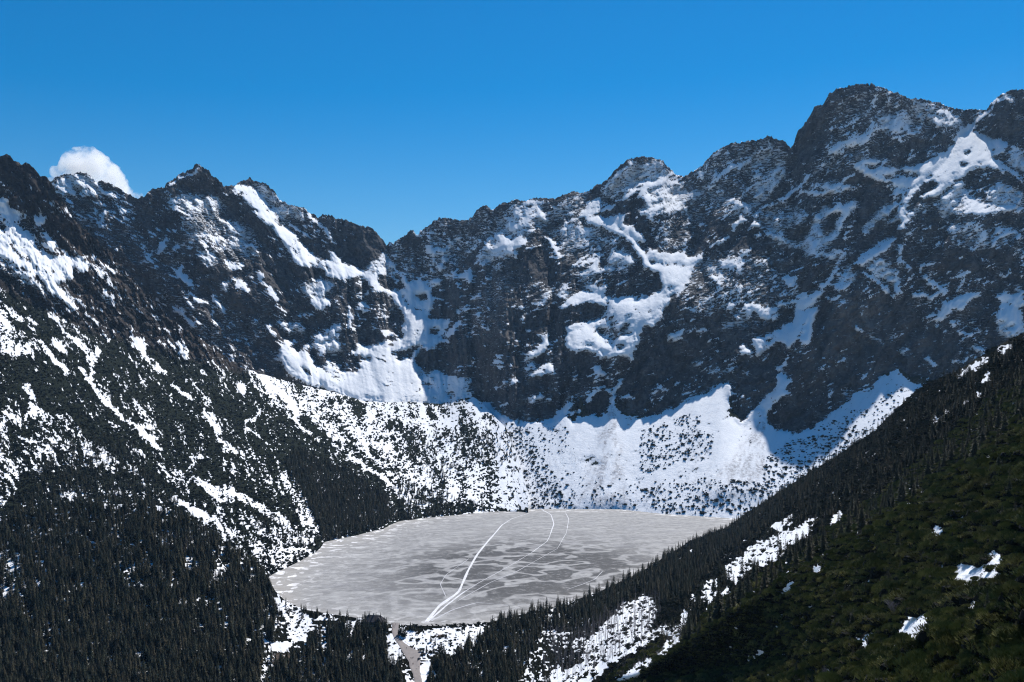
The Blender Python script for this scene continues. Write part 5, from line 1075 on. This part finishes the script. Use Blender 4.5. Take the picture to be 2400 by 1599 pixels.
# leafless scrub: hillside and the far snow apron
pu, pv = pick([(1480,1480),(1560,1440),(1660,1400),(1640,1450),(1560,1540),(1440,1590)], 38, .8, 3)
qu, qv = pick([(1660,1310),(1800,1240),(1950,1170),(1960,1200),(1800,1290),(1680,1350)], 60, .8, 4)
p1 = np.concatenate([ground(pu, pv), ground(qu, qv)]); n1 = len(p1); s1 = rng.uniform(2.5, 5, n1)
eu, ev = pick([(1230,1060),(1330,1040),(1380,1100),(1340,1190),(1240,1190)], 60, .9, 6, 22); fu2, fv2 = pick([(1480,1170),(1620,1120),(1700,1140),(1700,1205),(1540,1200)], 60, .8, 7, 22)
p2 = np.concatenate([on(gA, LA, eu, ev), on(gA, LA, fu2, fv2)]); n2 = len(p2); s2 = rng.uniform(4, 7, n2)
p = np.concatenate([p1, p2]); s = np.concatenate([s1, s2]); n = n1 + n2
scatter('bare_scrub', p, np.stack([s, s, s], -1), np.stack([0 * s, 0 * s, rng.uniform(0, 6.28, n)], -1), rng.integers(0, 2, n), COL['bush'], 'leafless grey scrub on the hillside and the snow apron', 'scrub')

# dwarf pine: far flank, moraine and snow apron
ii, jj = np.nonzero((snowB < .35) & (vegB > .55) & (gB.V < fvB[None, :] - 1) & (gB.V > tv[None, :] + 8))
k = rng.random(len(ii)) < .16
u_, v_ = gB.us[jj[k]] + rng.uniform(-1, 1, k.sum()), gB.vs[ii[k]] + rng.uniform(-1, 1, k.sum())
fp = [on(gB, LB, u_, v_)]; fs = [rng.uniform(1.6, 3.4, len(u_))]
for poly, per, cl, sc in (([(1500,1010),(1640,960),(1650,1040),(1560,1100),(1500,1110)], 26, 1.2, 14), ([(1790,1075),(1860,1030),(1990,1005),(2060,1000),(1960,1090),(1860,1150),(1780,1160)], 20, 1.2, 14), ([(1900,1010),(2000,960),(2040,960),(2000,1010)], 30, 1.0, 14),
                          ([(1500,1150),(1640,1120),(1790,1130),(1800,1200),(1640,1208),(1540,1202)], 34, 1.1, 14), ([(1190,1000),(1330,1000),(1350,1060),(1230,1080)], 50, 1.0, 18), ([(1220,1080),(1440,1120),(1500,1195),(1240,1192)], 90, 1.0, 16), ([(1175,985),(1240,1010),(1300,1120),(1330,1192),(1244,1194),(1225,1100)], 22, 1.1, 16), ([(1450,1120),(1620,1100),(1600,1170),(1480,1180)], 110, 1.0, 14),
                          ([(1600,1010),(1680,1010),(1660,1080),(1600,1080)], 60, 1.0, 12), ([(2020,960),(2120,900),(2100,960),(2040,1000)], 40, 1.0, 14)):
    u_, v_ = pick(poly, per, cl, int(poly[0][0]), sc); fp.append(on(gA, LA, u_, v_)); fs.append(np.clip(0.9 + rng.gamma(1.6, .75, len(u_)), 0, 5))
u_, v_ = pick([(600,1335),(760,1284),(900,1238),(1240,1194),(1240,1200),(900,1244),(760,1292),(640,1348)], 14, .6, 77); fp.append(on(gB, LB, u_, v_ - 2)); fs.append(rng.uniform(1.0, 2.4, len(u_)))
for poly, per in (([(950,1480),(1000,1464),(1070,1460),(1110,1466),(1100,1500),(1060,1535),(1012,1534),(985,1520),(955,1506)], 42), ([(905,1500),(935,1500),(946,1545),(925,1555)], 40), ([(640,1400),(700,1422),(730,1470),(700,1505),(660,1450)], 30), ([(1270,1480),(1390,1475),(1480,1400),(1545,1395),(1520,1490),(1350,1600)], 60), ([(670,1420),(720,1432),(800,1446),(870,1456),(870,1462),(720,1440)], 10), ([(940,1464),(1000,1467),(1150,1459),(1300,1424),(1300,1432),(1150,1466),(1000,1475)], 9)):
    u_, v_ = pick(poly, per, .8, int(poly[0][0]), 16); fp.append(ground(u_, v_)); fs.append(np.clip(0.5 + rng.gamma(1.3, .45, len(u_)), 0, 2.6))
# near ground
gu, gv_ = rng.uniform(-20, 3380, 1560000), rng.uniform(720, 1910, 1560000)
k = (gv_ > pl(CREST_G, gu) + 1.5); gu, gv_ = gu[k], gv_[k]
Yg = np.exp(gG.sample(LG, gu, gv_)); wpx = 3.4 * F / Yg
hillp = np.clip(smooth(1300, 1600, gu + 0.55 * (gv_ - 1400)), 0.0, 1)
dens = 3.6 / (wpx * wpx * 0.42) * (0.10 + 0.90 * hillp)
area = 3400 * 1190 / 1560000.0
k = rng.random(len(gu)) < dens * area
sn = gG.sample(snowG, gu, gv_); patch = gG.sample(blur(np.where(dG > .5, dG, 0) * hill, 2), gu, gv_)
k &= ((sn < .45) & (patch < .3)) | (rng.random(len(gu)) < .09)
for q in KEEP[:5]: k &= ~inside(gu, gv_, q)
gu, gv_, Yg, hillp = gu[k], gv_[k], Yg[k], hillp[k]
gp = ground(gu, gv_); gs = (1.0 + rng.gamma(1.5, .55, len(gu))).clip(1, 4.2) * (0.5 + 0.5 * hillp)
nearm = Yg < 620
farp, fars = np.concatenate(fp + [gp[~nearm]]), np.concatenate(fs + [gs[~nearm]])
npx, nsx = gp[nearm], gs[nearm]
app = nsx / npx[:, 1]; vis = (gv_[nearm] < 1600) & (gu[nearm] < 2400)
o3 = np.argsort(-app * vis)[:300]
for i in o3:
    o = link(bpy.data.objects.new('dwarf_pine', SHR_N[int(rng.integers(4))])); o.location = npx[i]; o.rotation_euler = (0, 0, rng.uniform(0, 6.28)); o.scale = (nsx[i] * rng.uniform(.9, 1.2), nsx[i] * rng.uniform(.9, 1.2), nsx[i] * rng.uniform(.75, 1.1))
    uq, vq = 1200 + npx[i][0] / npx[i][1] * F, HOR - (npx[i][2] - CAM_H) / npx[i][1] * F
    where = 'at the right edge' if uq > 2280 else 'right of the leafless tree' if uq > 2160 else 'below the leafless tree' if uq > 2060 else 'left of the leafless tree'
    where += ' on the bottom edge' if vq > 1560 else ' on the nearest spur'
    tag(o, 'olive dwarf pine bush ' + where, 'shrub', 'dwarf pines ' + where)
mk = np.ones(len(npx), bool); mk[o3] = False
def pines(name, p, s, col, nk, label):
    n = len(p); sz = np.stack([s * rng.uniform(.9, 1.25, n), s * rng.uniform(.9, 1.25, n), s * rng.uniform(.7, 1.1, n)], -1)
    scatter(name, p, sz, np.stack([rng.normal(0, .1, n), rng.normal(0, .1, n), rng.uniform(0, 6.28, n)], -1), rng.integers(0, nk, n), col, label, 'dwarf pine scrub')
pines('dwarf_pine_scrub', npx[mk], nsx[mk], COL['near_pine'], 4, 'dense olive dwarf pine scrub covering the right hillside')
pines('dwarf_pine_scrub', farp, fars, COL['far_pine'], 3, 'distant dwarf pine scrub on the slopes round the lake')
print('pines', len(npx), len(farp))
# ------------------------------------------------------------------ road, hut, wagons, car, fence, people
def gz(u, v): return Vector(ground([u], [v])[0])
M_ROAD = plain('road_gravel', (0.27, 0.24, 0.225), 0.9, 0.18, 0.35)
lu = np.linspace(1461, 1640, 150); k = 9
el, er = np.interp(lu, [p[1] for p in ROAD_L], [p[0] for p in ROAD_L]), np.interp(lu, [p[1] for p in ROAD_R], [p[0] for p in ROAD_R])
for _ in range(6): el[1:-1] = .25 * el[:-2] + .5 * el[1:-1] + .25 * el[2:]; er[1:-1] = .25 * er[:-2] + .5 * er[1:-1] + .25 * er[2:]
el = el + .7 * fbm(lu / 9, lu * 0, 3, 301); er = er + .7 * fbm(lu / 9, lu * 0 + 4, 3, 302)
rows = []
for j in range(k):
    t = j / (k - 1); p = ground(el * (1 - t) + er * t, lu); p[:, 2] += 0.35 - (0.5 if j in (0, k - 1) else 0); rows.append(p)
co = np.stack(rows, 1).reshape(-1, 3); idx = np.arange(len(co)).reshape(-1, k)
tag(link(grid_object('road', co, np.stack([idx[:-1, :-1], idx[1:, :-1], idx[1:, 1:], idx[:-1, 1:]], -1).reshape(-1, 4), {}, M_ROAD)), 'pale gravel road descending from the lake outlet to the bottom edge', 'road', None, 'structure')
def road_z(u, v): return gz(u, v) + Vector((0, 0, 0.35))

def thing(name, label, cat, loc, rz=0, group=None):
    o = link(bpy.data.objects.new(name, None)); o.location = loc; o.rotation_euler = (0, 0, rz)
    return tag(o, label, cat, group)
M_WALL = plain('hut_boards', (0.10, 0.065, 0.045), 0.85); M_STONE = plain('hut_stone', (0.25, 0.24, 0.23), 0.9, .3, 1.2); M_ROOF = plain('hut_roof', (0.040, 0.036, 0.040), 0.7, .2, 1.0)
M_GLASS = plain('dark_glass', (0.03, 0.035, 0.045), 0.15, .1); M_FRAME = plain('window_frame', (0.5, 0.46, 0.4), 0.7, .1); M_METAL = plain('mast_metal', (0.12, 0.12, 0.13), 0.5, .1)
hut = thing('mountain_hut', 'dark roofed mountain hut behind the spruces on the near lake shore', 'hut', (gz(882, 1462).x, 1012, 0.8), math.radians(-8))
W, D, H1, H2 = 9.3, 5.5, 4.6, 10.2
b = MB(); b.box(-W, W, -D, D, -2, H1); b.build('wall', M_WALL, hut)
b = MB(); b.box(-W - .05, W + .05, -D - .05, D + .05, -2.05, 0.9); b.build('plinth', M_STONE, hut)
b = MB(); e = 0.9
A0, A1, A2, A3 = (-W - e, -D - e, H1 - .5), (W + e, -D - e, H1 - .5), (W + e, D + e, H1 - .5), (-W - e, D + e, H1 - .5)
R0, R1 = (-W + 1.6, 0, H2), (W - 3.4, 0, H2 - .4)
b.face((A0, A1, R1, R0)); b.face((A2, A3, R0, R1)); b.face((A1, A2, R1)); b.face((A3, A0, R0)); b.face((A3, A2, A1, A0))
roof = b.build('roof', M_ROOF, hut)
b = MB(); gx = W - 4.2     # cross gable facing the camera
g0, g1, gp_ = (gx - 3.2, -D - 1.0, H1), (gx + 3.2, -D - 1.0, H1), (gx, -D - 1.0, H1 + 4.6)
h0, h1, hp = (gx - 3.2, 0, H1), (gx + 3.2, 0, H1), (gx, 0, H1 + 4.7)
b.face((g0, gp_, hp, h0)); b.face((gp_, g1, h1, hp)); b.face((g0, g1, gp_)); b.build('gable_roof', M_ROOF, hut)
for x in (-W + 3.2, -1.4):
    b = MB(); b.box(x - .5, x + .5, -.5, .5, H2 - 1.5, H2 + 1.3); b.box(x - .62, x + .62, -.62, .62, H2 + 1.3, H2 + 1.5); b.build('chimney', M_STONE, roof)
b = MB(); b.tube((-W + 1.4, 0, H2 - .4), (-W + 1.4, 0, H2 + 5.5), .07, .05, 5); b.tube((-W + .9, 0, H2 + 4.4), (-W + 1.9, 0, H2 + 4.4), .03, .03, 4); b.build('mast', M_METAL, hut)
for x in (-7, -4.2, -1.4, 1.4, 4.2, 7):
    b = MB(); b.box(x - .6, x + .6, -D - .10, -D + .02, 1.8, 3.3); f = b.build('window', M_FRAME, hut)
    b = MB(); b.box(x - .48, x + .48, -D - .13, -D - .09, 1.92, 3.18); b.build('pane', M_GLASS, f)

M_GREEN = plain('dark_green_paint', (0.020, 0.042, 0.040), 0.5, .15); M_TAN = plain('tan_canvas', (0.30, 0.25, 0.18), 0.8, .15); M_WHITE = plain('white_paint', (0.75, 0.75, 0.76), 0.6, .05); M_TYRE = plain('tyre_rubber', (0.02, 0.02, 0.022), 0.8, .1); M_DARK = plain('dark_boards', (0.030, 0.030, 0.036), 0.7, .15)
def wheels(root, L, Wd, r):
    for x in (-L, L):
        for y in (-Wd, Wd):
            b = MB(); b.tube((x, y - .12, r), (x, y + .12, r), r, r, 12)
            n = len(b.v); b.f += [tuple(range(n - 12, n)), tuple(range(n - 24, n - 12))[::-1]]; b.m += [0, 0]
            w = b.build('wheel', M_TYRE, root); b = MB(); b.tube((x, y - .14, r), (x, y + .14, r), r * .4, r * .4, 8); b.f += [tuple(range(8, 16)), tuple(range(8))[::-1]]; b.m += [0, 0]; b.build('hub', M_METAL, w)
def wagon(label, loc, rz, hood):
    o = thing('wagon', label, 'wagon', loc, rz)
    b = MB(); b.box(-2.5, 2.5, -1.05, 1.05, .55, 1.15); b.box(-2.5, 2.5, -1.10, -1.05, 1.15, 1.6); b.box(-2.5, 2.5, 1.05, 1.10, 1.15, 1.6); b.build('body', M_DARK, o)
    for x in (-1.6, -.4, .8, 1.9):
        b = MB(); b.box(x - .18, x + .18, -1.0, 1.0, 1.35, 1.42); b.box(x + .16, x + .21, -1.0, 1.0, 1.42, 1.85); b.build('bench', M_WHITE if x > .5 else M_TAN, o)
    if hood:
        b = MB(); n = 9
        for i in range(n):
            t0, t1 = math.pi * i / n, math.pi * (i + 1) / n
            p = [(x, -1.15 * math.cos(t), 2.2 + .75 * math.sin(t)) for x in (-2.6, 2.6) for t in (t0, t1)]
            b.face((p[0], p[1], p[3], p[2]))
        b.build('hood', M_GREEN, o)
        b = MB(); [b.tube((x, y, 1.1), (x, y, 2.25), .05, .05, 4) for x in (-2.5, 0, 2.5) for y in (-1.1, 1.1)]; b.build('hood_frame', M_METAL, o)
        b = MB(); b.box(-2.2, 1.6, -1.13, -1.11, 1.70, 2.15); b.build('side_curtain', M_TAN, o)
    else:
        b = MB(); b.box(-2.5, -2.45, -1.05, 1.05, 1.15, 1.9); b.build('end_board', M_WHITE, o)
    wheels(o, 1.6, 1.1, .5)
    return o
wagon('dark green covered wagon parked at the road bend beside the snow', road_z(989, 1527), math.radians(4), True)
wagon('open dark wagon with white benches parked below the covered wagon', road_z(992, 1536), math.radians(8), False)
car = thing('parked_car', 'small dark parked car just below the two wagons', 'car', road_z(982.5, 1546), math.radians(60))
b = MB(); b.box(-1.9, 1.9, -.82, .82, .35, .88); b.build('body', M_DARK, car)
b = MB(); lo = [(-1.6, -.78, .88), (1.0, -.78, .88), (1.0, .78, .88), (-1.6, .78, .88)]; hi = [(-1.1, -.66, 1.45), (.35, -.66, 1.45), (.35, .66, 1.45), (-1.1, .66, 1.45)]
b.face(hi)
for i in range(4): j = (i + 1) % 4; b.face((lo[i], lo[j], hi[j], hi[i]))
b.build('cabin', M_DARK, car)
def lerp3(a, c, t): return tuple(x + (y - x) * t for x, y in zip(a, c))
for i, nm in ((0, 'side_window'), (1, 'windscreen'), (2, 'side_window'), (3, 'rear_window')):
    j = (i + 1) % 4; q = [lerp3(lerp3(lo[i], lo[j], s), lerp3(hi[i], hi[j], s), t) for s, t in ((.1, .12), (.9, .12), (.9, .88), (.1, .88))]
    c = Vector((-.35, 0, .9)); q = [tuple(Vector(p) + (Vector(p) - c).normalized() * .015) for p in q]
    b = MB(); b.face(q); b.build(nm, M_GLASS, car)
for y in (-.6, .6):
    b = MB(); b.box(1.88, 1.93, y - .16, y + .16, .6, .74); b.build('headlight', M_WHITE, car)
wheels(car, 1.2, .78, .33)

M_POST = plain('fence_wood', (0.16, 0.125, 0.10), 0.9)
fence = thing('wooden_fence', 'low wooden rail fence along the snowy outer edge of the road bend', 'fence', road_z(955, 1511))
fp_ = [road_z(u, v) - fence.location for u, v in ((944, 1502.5), (950, 1507), (956, 1511.5), (963, 1516.5), (970.5, 1520.5), (979, 1523.5), (985, 1525))]
for p in fp_:
    b = MB(); b.tube(p, p + Vector((0, 0, 1.5)), .11, .10, 6); b.build('post', M_POST, fence)
for p, q in zip(fp_[:-1], fp_[1:]):
    for h in (.65, 1.2):
        b = MB(); b.tube(p + Vector((0, 0, h)), q + Vector((0, 0, h)), .06, .06, 4); b.build('rail', M_POST, fence)

# people: one continuous body grown over a skeleton of joints, three poses
M_SKIN = plain('skin', (0.45, 0.29, 0.22), 0.6, .05); M_TROUSERS = plain('dark_trousers', (0.022, 0.022, 0.028), 0.8)
JACKETS = {'black': (0.016, 0.016, 0.02), 'red': (0.42, 0.03, 0.035), 'pink': (0.55, 0.14, 0.17), 'blue': (0.03, 0.05, 0.16), 'grey': (0.14, 0.14, 0.15), 'orange': (0.5, 0.13, 0.03)}
M_JACKET = {k: plain(k + '_jacket', c, 0.7, .1) for k, c in JACKETS.items()}
def body_mesh(stride, arm):
    J = [(0, 0, .95, .13), (0, 0, 1.18, .14), (0, 0, 1.40, .15), (0, 0, 1.50, .055), (0, 0.01, 1.60, .085), (0, .02, 1.69, .095), (0, .01, 1.76, .06)]
    E = [(0, 1), (1, 2), (2, 3), (3, 4), (4, 5), (5, 6)]
    for s, st in ((-1, stride), (1, -stride)):
        n = len(J); J += [(.10 * s, 0, .88, .095), (.11 * s, .5 * st, .50, .065), (.11 * s, .72 * st - .04, .08, .045), (.11 * s, .72 * st + .13, .035, .035)]
        E += [(0, n), (n, n + 1), (n + 1, n + 2), (n + 2, n + 3)]
        n = len(J); J += [(.20 * s, 0, 1.40, .065), (.25 * s, -.35 * st - .03, 1.13, .05), (.24 * s, -.6 * st + arm, .90, .038), (.24 * s, -.66 * st + arm + .02, .80, .032)]
        E += [(2, n), (n, n + 1), (n + 1, n + 2), (n + 2, n + 3)]
    me = bpy.data.meshes.new('skeleton'); me.from_pydata([j[:3] for j in J], E, [])
    o = bpy.data.objects.new('skeleton', me); S.collection.objects.link(o)
    md = o.modifiers.new('skin', 'SKIN'); md.use_smooth_shade = True; o.modifiers.new('sub', 'SUBSURF').levels = 1
    for i, j in enumerate(J): me.skin_vertices[0].data[i].radius = (j[3], j[3] * .85)
    me.skin_vertices[0].data[0].use_root = True
    dg = bpy.context.evaluated_depsgraph_get(); dg.update()
    r = bpy.data.meshes.new_from_object(o.evaluated_get(dg)); bpy.data.objects.remove(o); r.name = 'person'
    return r
POSES = [body_mesh(.30, .04), body_mesh(.18, .02), body_mesh(.04, .06)]
def paint_body(me, jacket):
    m = me.copy(); m.materials.clear()
    for mm in (M_TROUSERS, M_JACKET[jacket], M_SKIN): m.materials.append(mm)
    for p in m.polygons:
        c = p.center
        p.material_index = 0 if c.z < .93 and abs(c.x) < .20 else (2 if (c.z > 1.54 or (c.z < .86)) else 1)
    return m
HAIR = MB()
for i in range(8):
    a, a2 = 6.283 * i / 8, 6.283 * (i + 1) / 8
    for r0, z0, r1, z1 in ((.115, 1.66, .105, 1.75), (.105, 1.75, .055, 1.82), (.055, 1.82, .001, 1.84)):
        HAIR.face([(r * math.cos(t), .005 + r * math.sin(t), z) for r, z, t in ((r0, z0, a), (r0, z0, a2), (r1, z1, a2), (r1, z1, a))])
HAIR_M = HAIR.mesh('hat', plain('dark_hat', (0.03, 0.03, 0.04), 0.9))
PEOPLE = [(953.2, 1521.6, 'black', 0, 180, 'person in black walking alone on the road by the fence'), (961.6, 1545.5, 'black', 2, 150, 'person in black at the near end of the group of four on the road'), (964.5, 1546, 'grey', 1, 170, 'person in grey second in the group of four on the road'),
 (966.8, 1545.2, 'blue', 2, 200, 'person in blue third in the group of four on the road'), (968.6, 1544.3, 'black', 1, 190, 'person in black at the far end of the group of four, nearest the car'), (978.4, 1550.7, 'black', 0, 0, 'person in black walking just below the parked car'),
 (966.6, 1558.7, 'grey', 1, 180, 'person in grey beside a companion in pink on the road'), (969.2, 1558.4, 'pink', 0, 180, 'person in pink jacket walking beside a companion in grey'), (975.3, 1571, 'black', 0, 10, 'person in black on the shaded road below the car'),
 (981.6, 1566, 'grey', 1, 0, 'person in grey near the right edge of the road'), (985.5, 1584, 'black', 0, 0, 'person in black lowest down on the road'), (917.8, 1464, 'black', 2, 40, 'person in black standing at the lake end of the road by the spruces'),
 (920.5, 1465.2, 'grey', 2, 120, 'person in grey in the small crowd at the lake outlet'), (923, 1466, 'red', 1, 90, 'person in red jacket in the small crowd at the lake outlet'), (926.8, 1466, 'black', 2, 300, 'person in black in the crowd beside the lone spruce clump'),
 (925.6, 1471, 'red', 0, 170, 'person in red jacket walking up the road towards the crowd'), (921.8, 1471.5, 'blue', 0, 0, 'person in blue walking towards the lake'), (919.6, 1479, 'orange', 1, 180, 'person in orange jacket on the narrow road between the trees')]
PM = {}
for u, v, j, po, a, lab in PEOPLE:
    if (po, j) not in PM: PM[(po, j)] = paint_body(POSES[po], j)
    o = link(bpy.data.objects.new('person', PM[(po, j)])); o.location = road_z(u, v); o.rotation_euler = (0, 0, math.radians(a)); tag(o, lab, 'person', 'walkers on the road')
    link(bpy.data.objects.new('hat', HAIR_M), o)

# ------------------------------------------------------------------ bare broadleaved trees on the near spur
for u, v, h, sd, lab in ((2098, 1452, 6.2, 51, 'leafless pale tree with a rounded crown beside the shaded snow patch'), (2030, 1528, 4.2, 52, 'small leafless tree below the larger leafless tree'), (1938, 1592, 4.0, 53, 'leafless bush like tree near the bottom edge')):
    b = bare_tree(sd, .4, 5, .028); o = thing('bare_tree', lab, 'tree', gz(u, v)); o.scale = (h * 1.1, h * 1.1, h)
    n = 4 + 4 * 0
    t = MB(); t.v, t.f, t.m = b.v[:6], b.f[:3], b.m[:3]; link(bpy.data.objects.new('trunk', t.mesh('trunk', M_GREY)), o)
    c = MB(); c.v, c.f, c.m = b.v, b.f[3:], b.m[3:]; link(bpy.data.objects.new('branches', c.mesh('branches', M_GREY)), o)

# ------------------------------------------------------------------ cloud and haze
def cloud():
    Y0 = 6200.0; r = random.Random(5); bm_v, bm_f = [], []
    puffs = [(150, 412, 20), (165, 398, 26), (182, 388, 34), (205, 385, 36), (222, 398, 36), (240, 412, 34), (258, 418, 28), (272, 432, 24), (285, 446, 20), (130, 402, 12), (122, 398, 7), (120, 425, 9), (300, 452, 12), (318, 459, 8), (333, 458, 6), (262, 400, 16), (240, 384, 16), (186, 366, 14), (205, 362, 12), (279, 414, 12), (165, 376, 14), (200, 420, 40), (240, 440, 30), (225, 372, 14)]
    import bmesh
    bm = bmesh.new()
    for u, v, rp in puffs:
        R = rp * 1.22 * Y0 / F; Yd = Y0 + r.uniform(-60, 60)
        m4 = bmesh.ops.create_icosphere(bm, subdivisions=3, radius=R)
        for vv in m4['verts']: vv.co += Vector(((u - 1200) / F * Yd, Yd, CAM_H + (HOR - v) / F * Yd))
    me = bpy.data.meshes.new('cloud'); bm.to_mesh(me); bm.free()
    o = bpy.data.objects.new('cloud', me); link(o)
    rm = o.modifiers.new('remesh', 'REMESH'); rm.mode = 'VOXEL'; rm.voxel_size = 9.0
    tx = bpy.data.textures.new('puff', 'CLOUDS'); tx.noise_scale = 42; tx.noise_depth = 5
    d = o.modifiers.new('puff', 'DISPLACE'); d.texture = tx; d.strength = 40; d.mid_level = .55; d.texture_coords = 'GLOBAL'
    m, nt, b = mat('cloud_vapour'); nt.nodes.remove(b)
    out = next(n for n in nt.nodes if n.type == 'OUTPUT_MATERIAL')
    pv = node(nt, 'ShaderNodeVolumePrincipled'); pv.inputs['Color'].default_value = (1, 1, 1, 1); cn = noise_n(nt, 0.011, 6, 0.62, pos(nt)); nt.links.new(math_n(nt, 'MULTIPLY', ramp(nt, cn, 0.42, 0.56), 0.022), pv.inputs['Density']); pv.inputs['Anisotropy'].default_value = 0.7
    nt.links.new(pv.outputs[0], out.inputs['Volume'])
    me.materials.append(m)
    return tag(o, 'white puffy cloud rising behind the twin topped mountain', 'cloud')
cloud()
HAZE = 1.45e-5
if HAZE:
    b = MB(); b.box(-5200, 5200, -400, 5600, -64, 1320); m, nt, bs = mat('haze_air'); nt.nodes.remove(bs)
    out = next(n for n in nt.nodes if n.type == 'OUTPUT_MATERIAL')
    pv = node(nt, 'ShaderNodeVolumePrincipled'); pv.inputs['Color'].default_value = (0.42, 0.68, 1, 1); pv.inputs['Density'].default_value = HAZE; pv.inputs['Anisotropy'].default_value = 0.3
    nt.links.new(pv.outputs[0], out.inputs['Volume'])
    tag(b.build('haze', m), 'thin pale mountain air over the whole valley', 'haze', None, 'stuff')
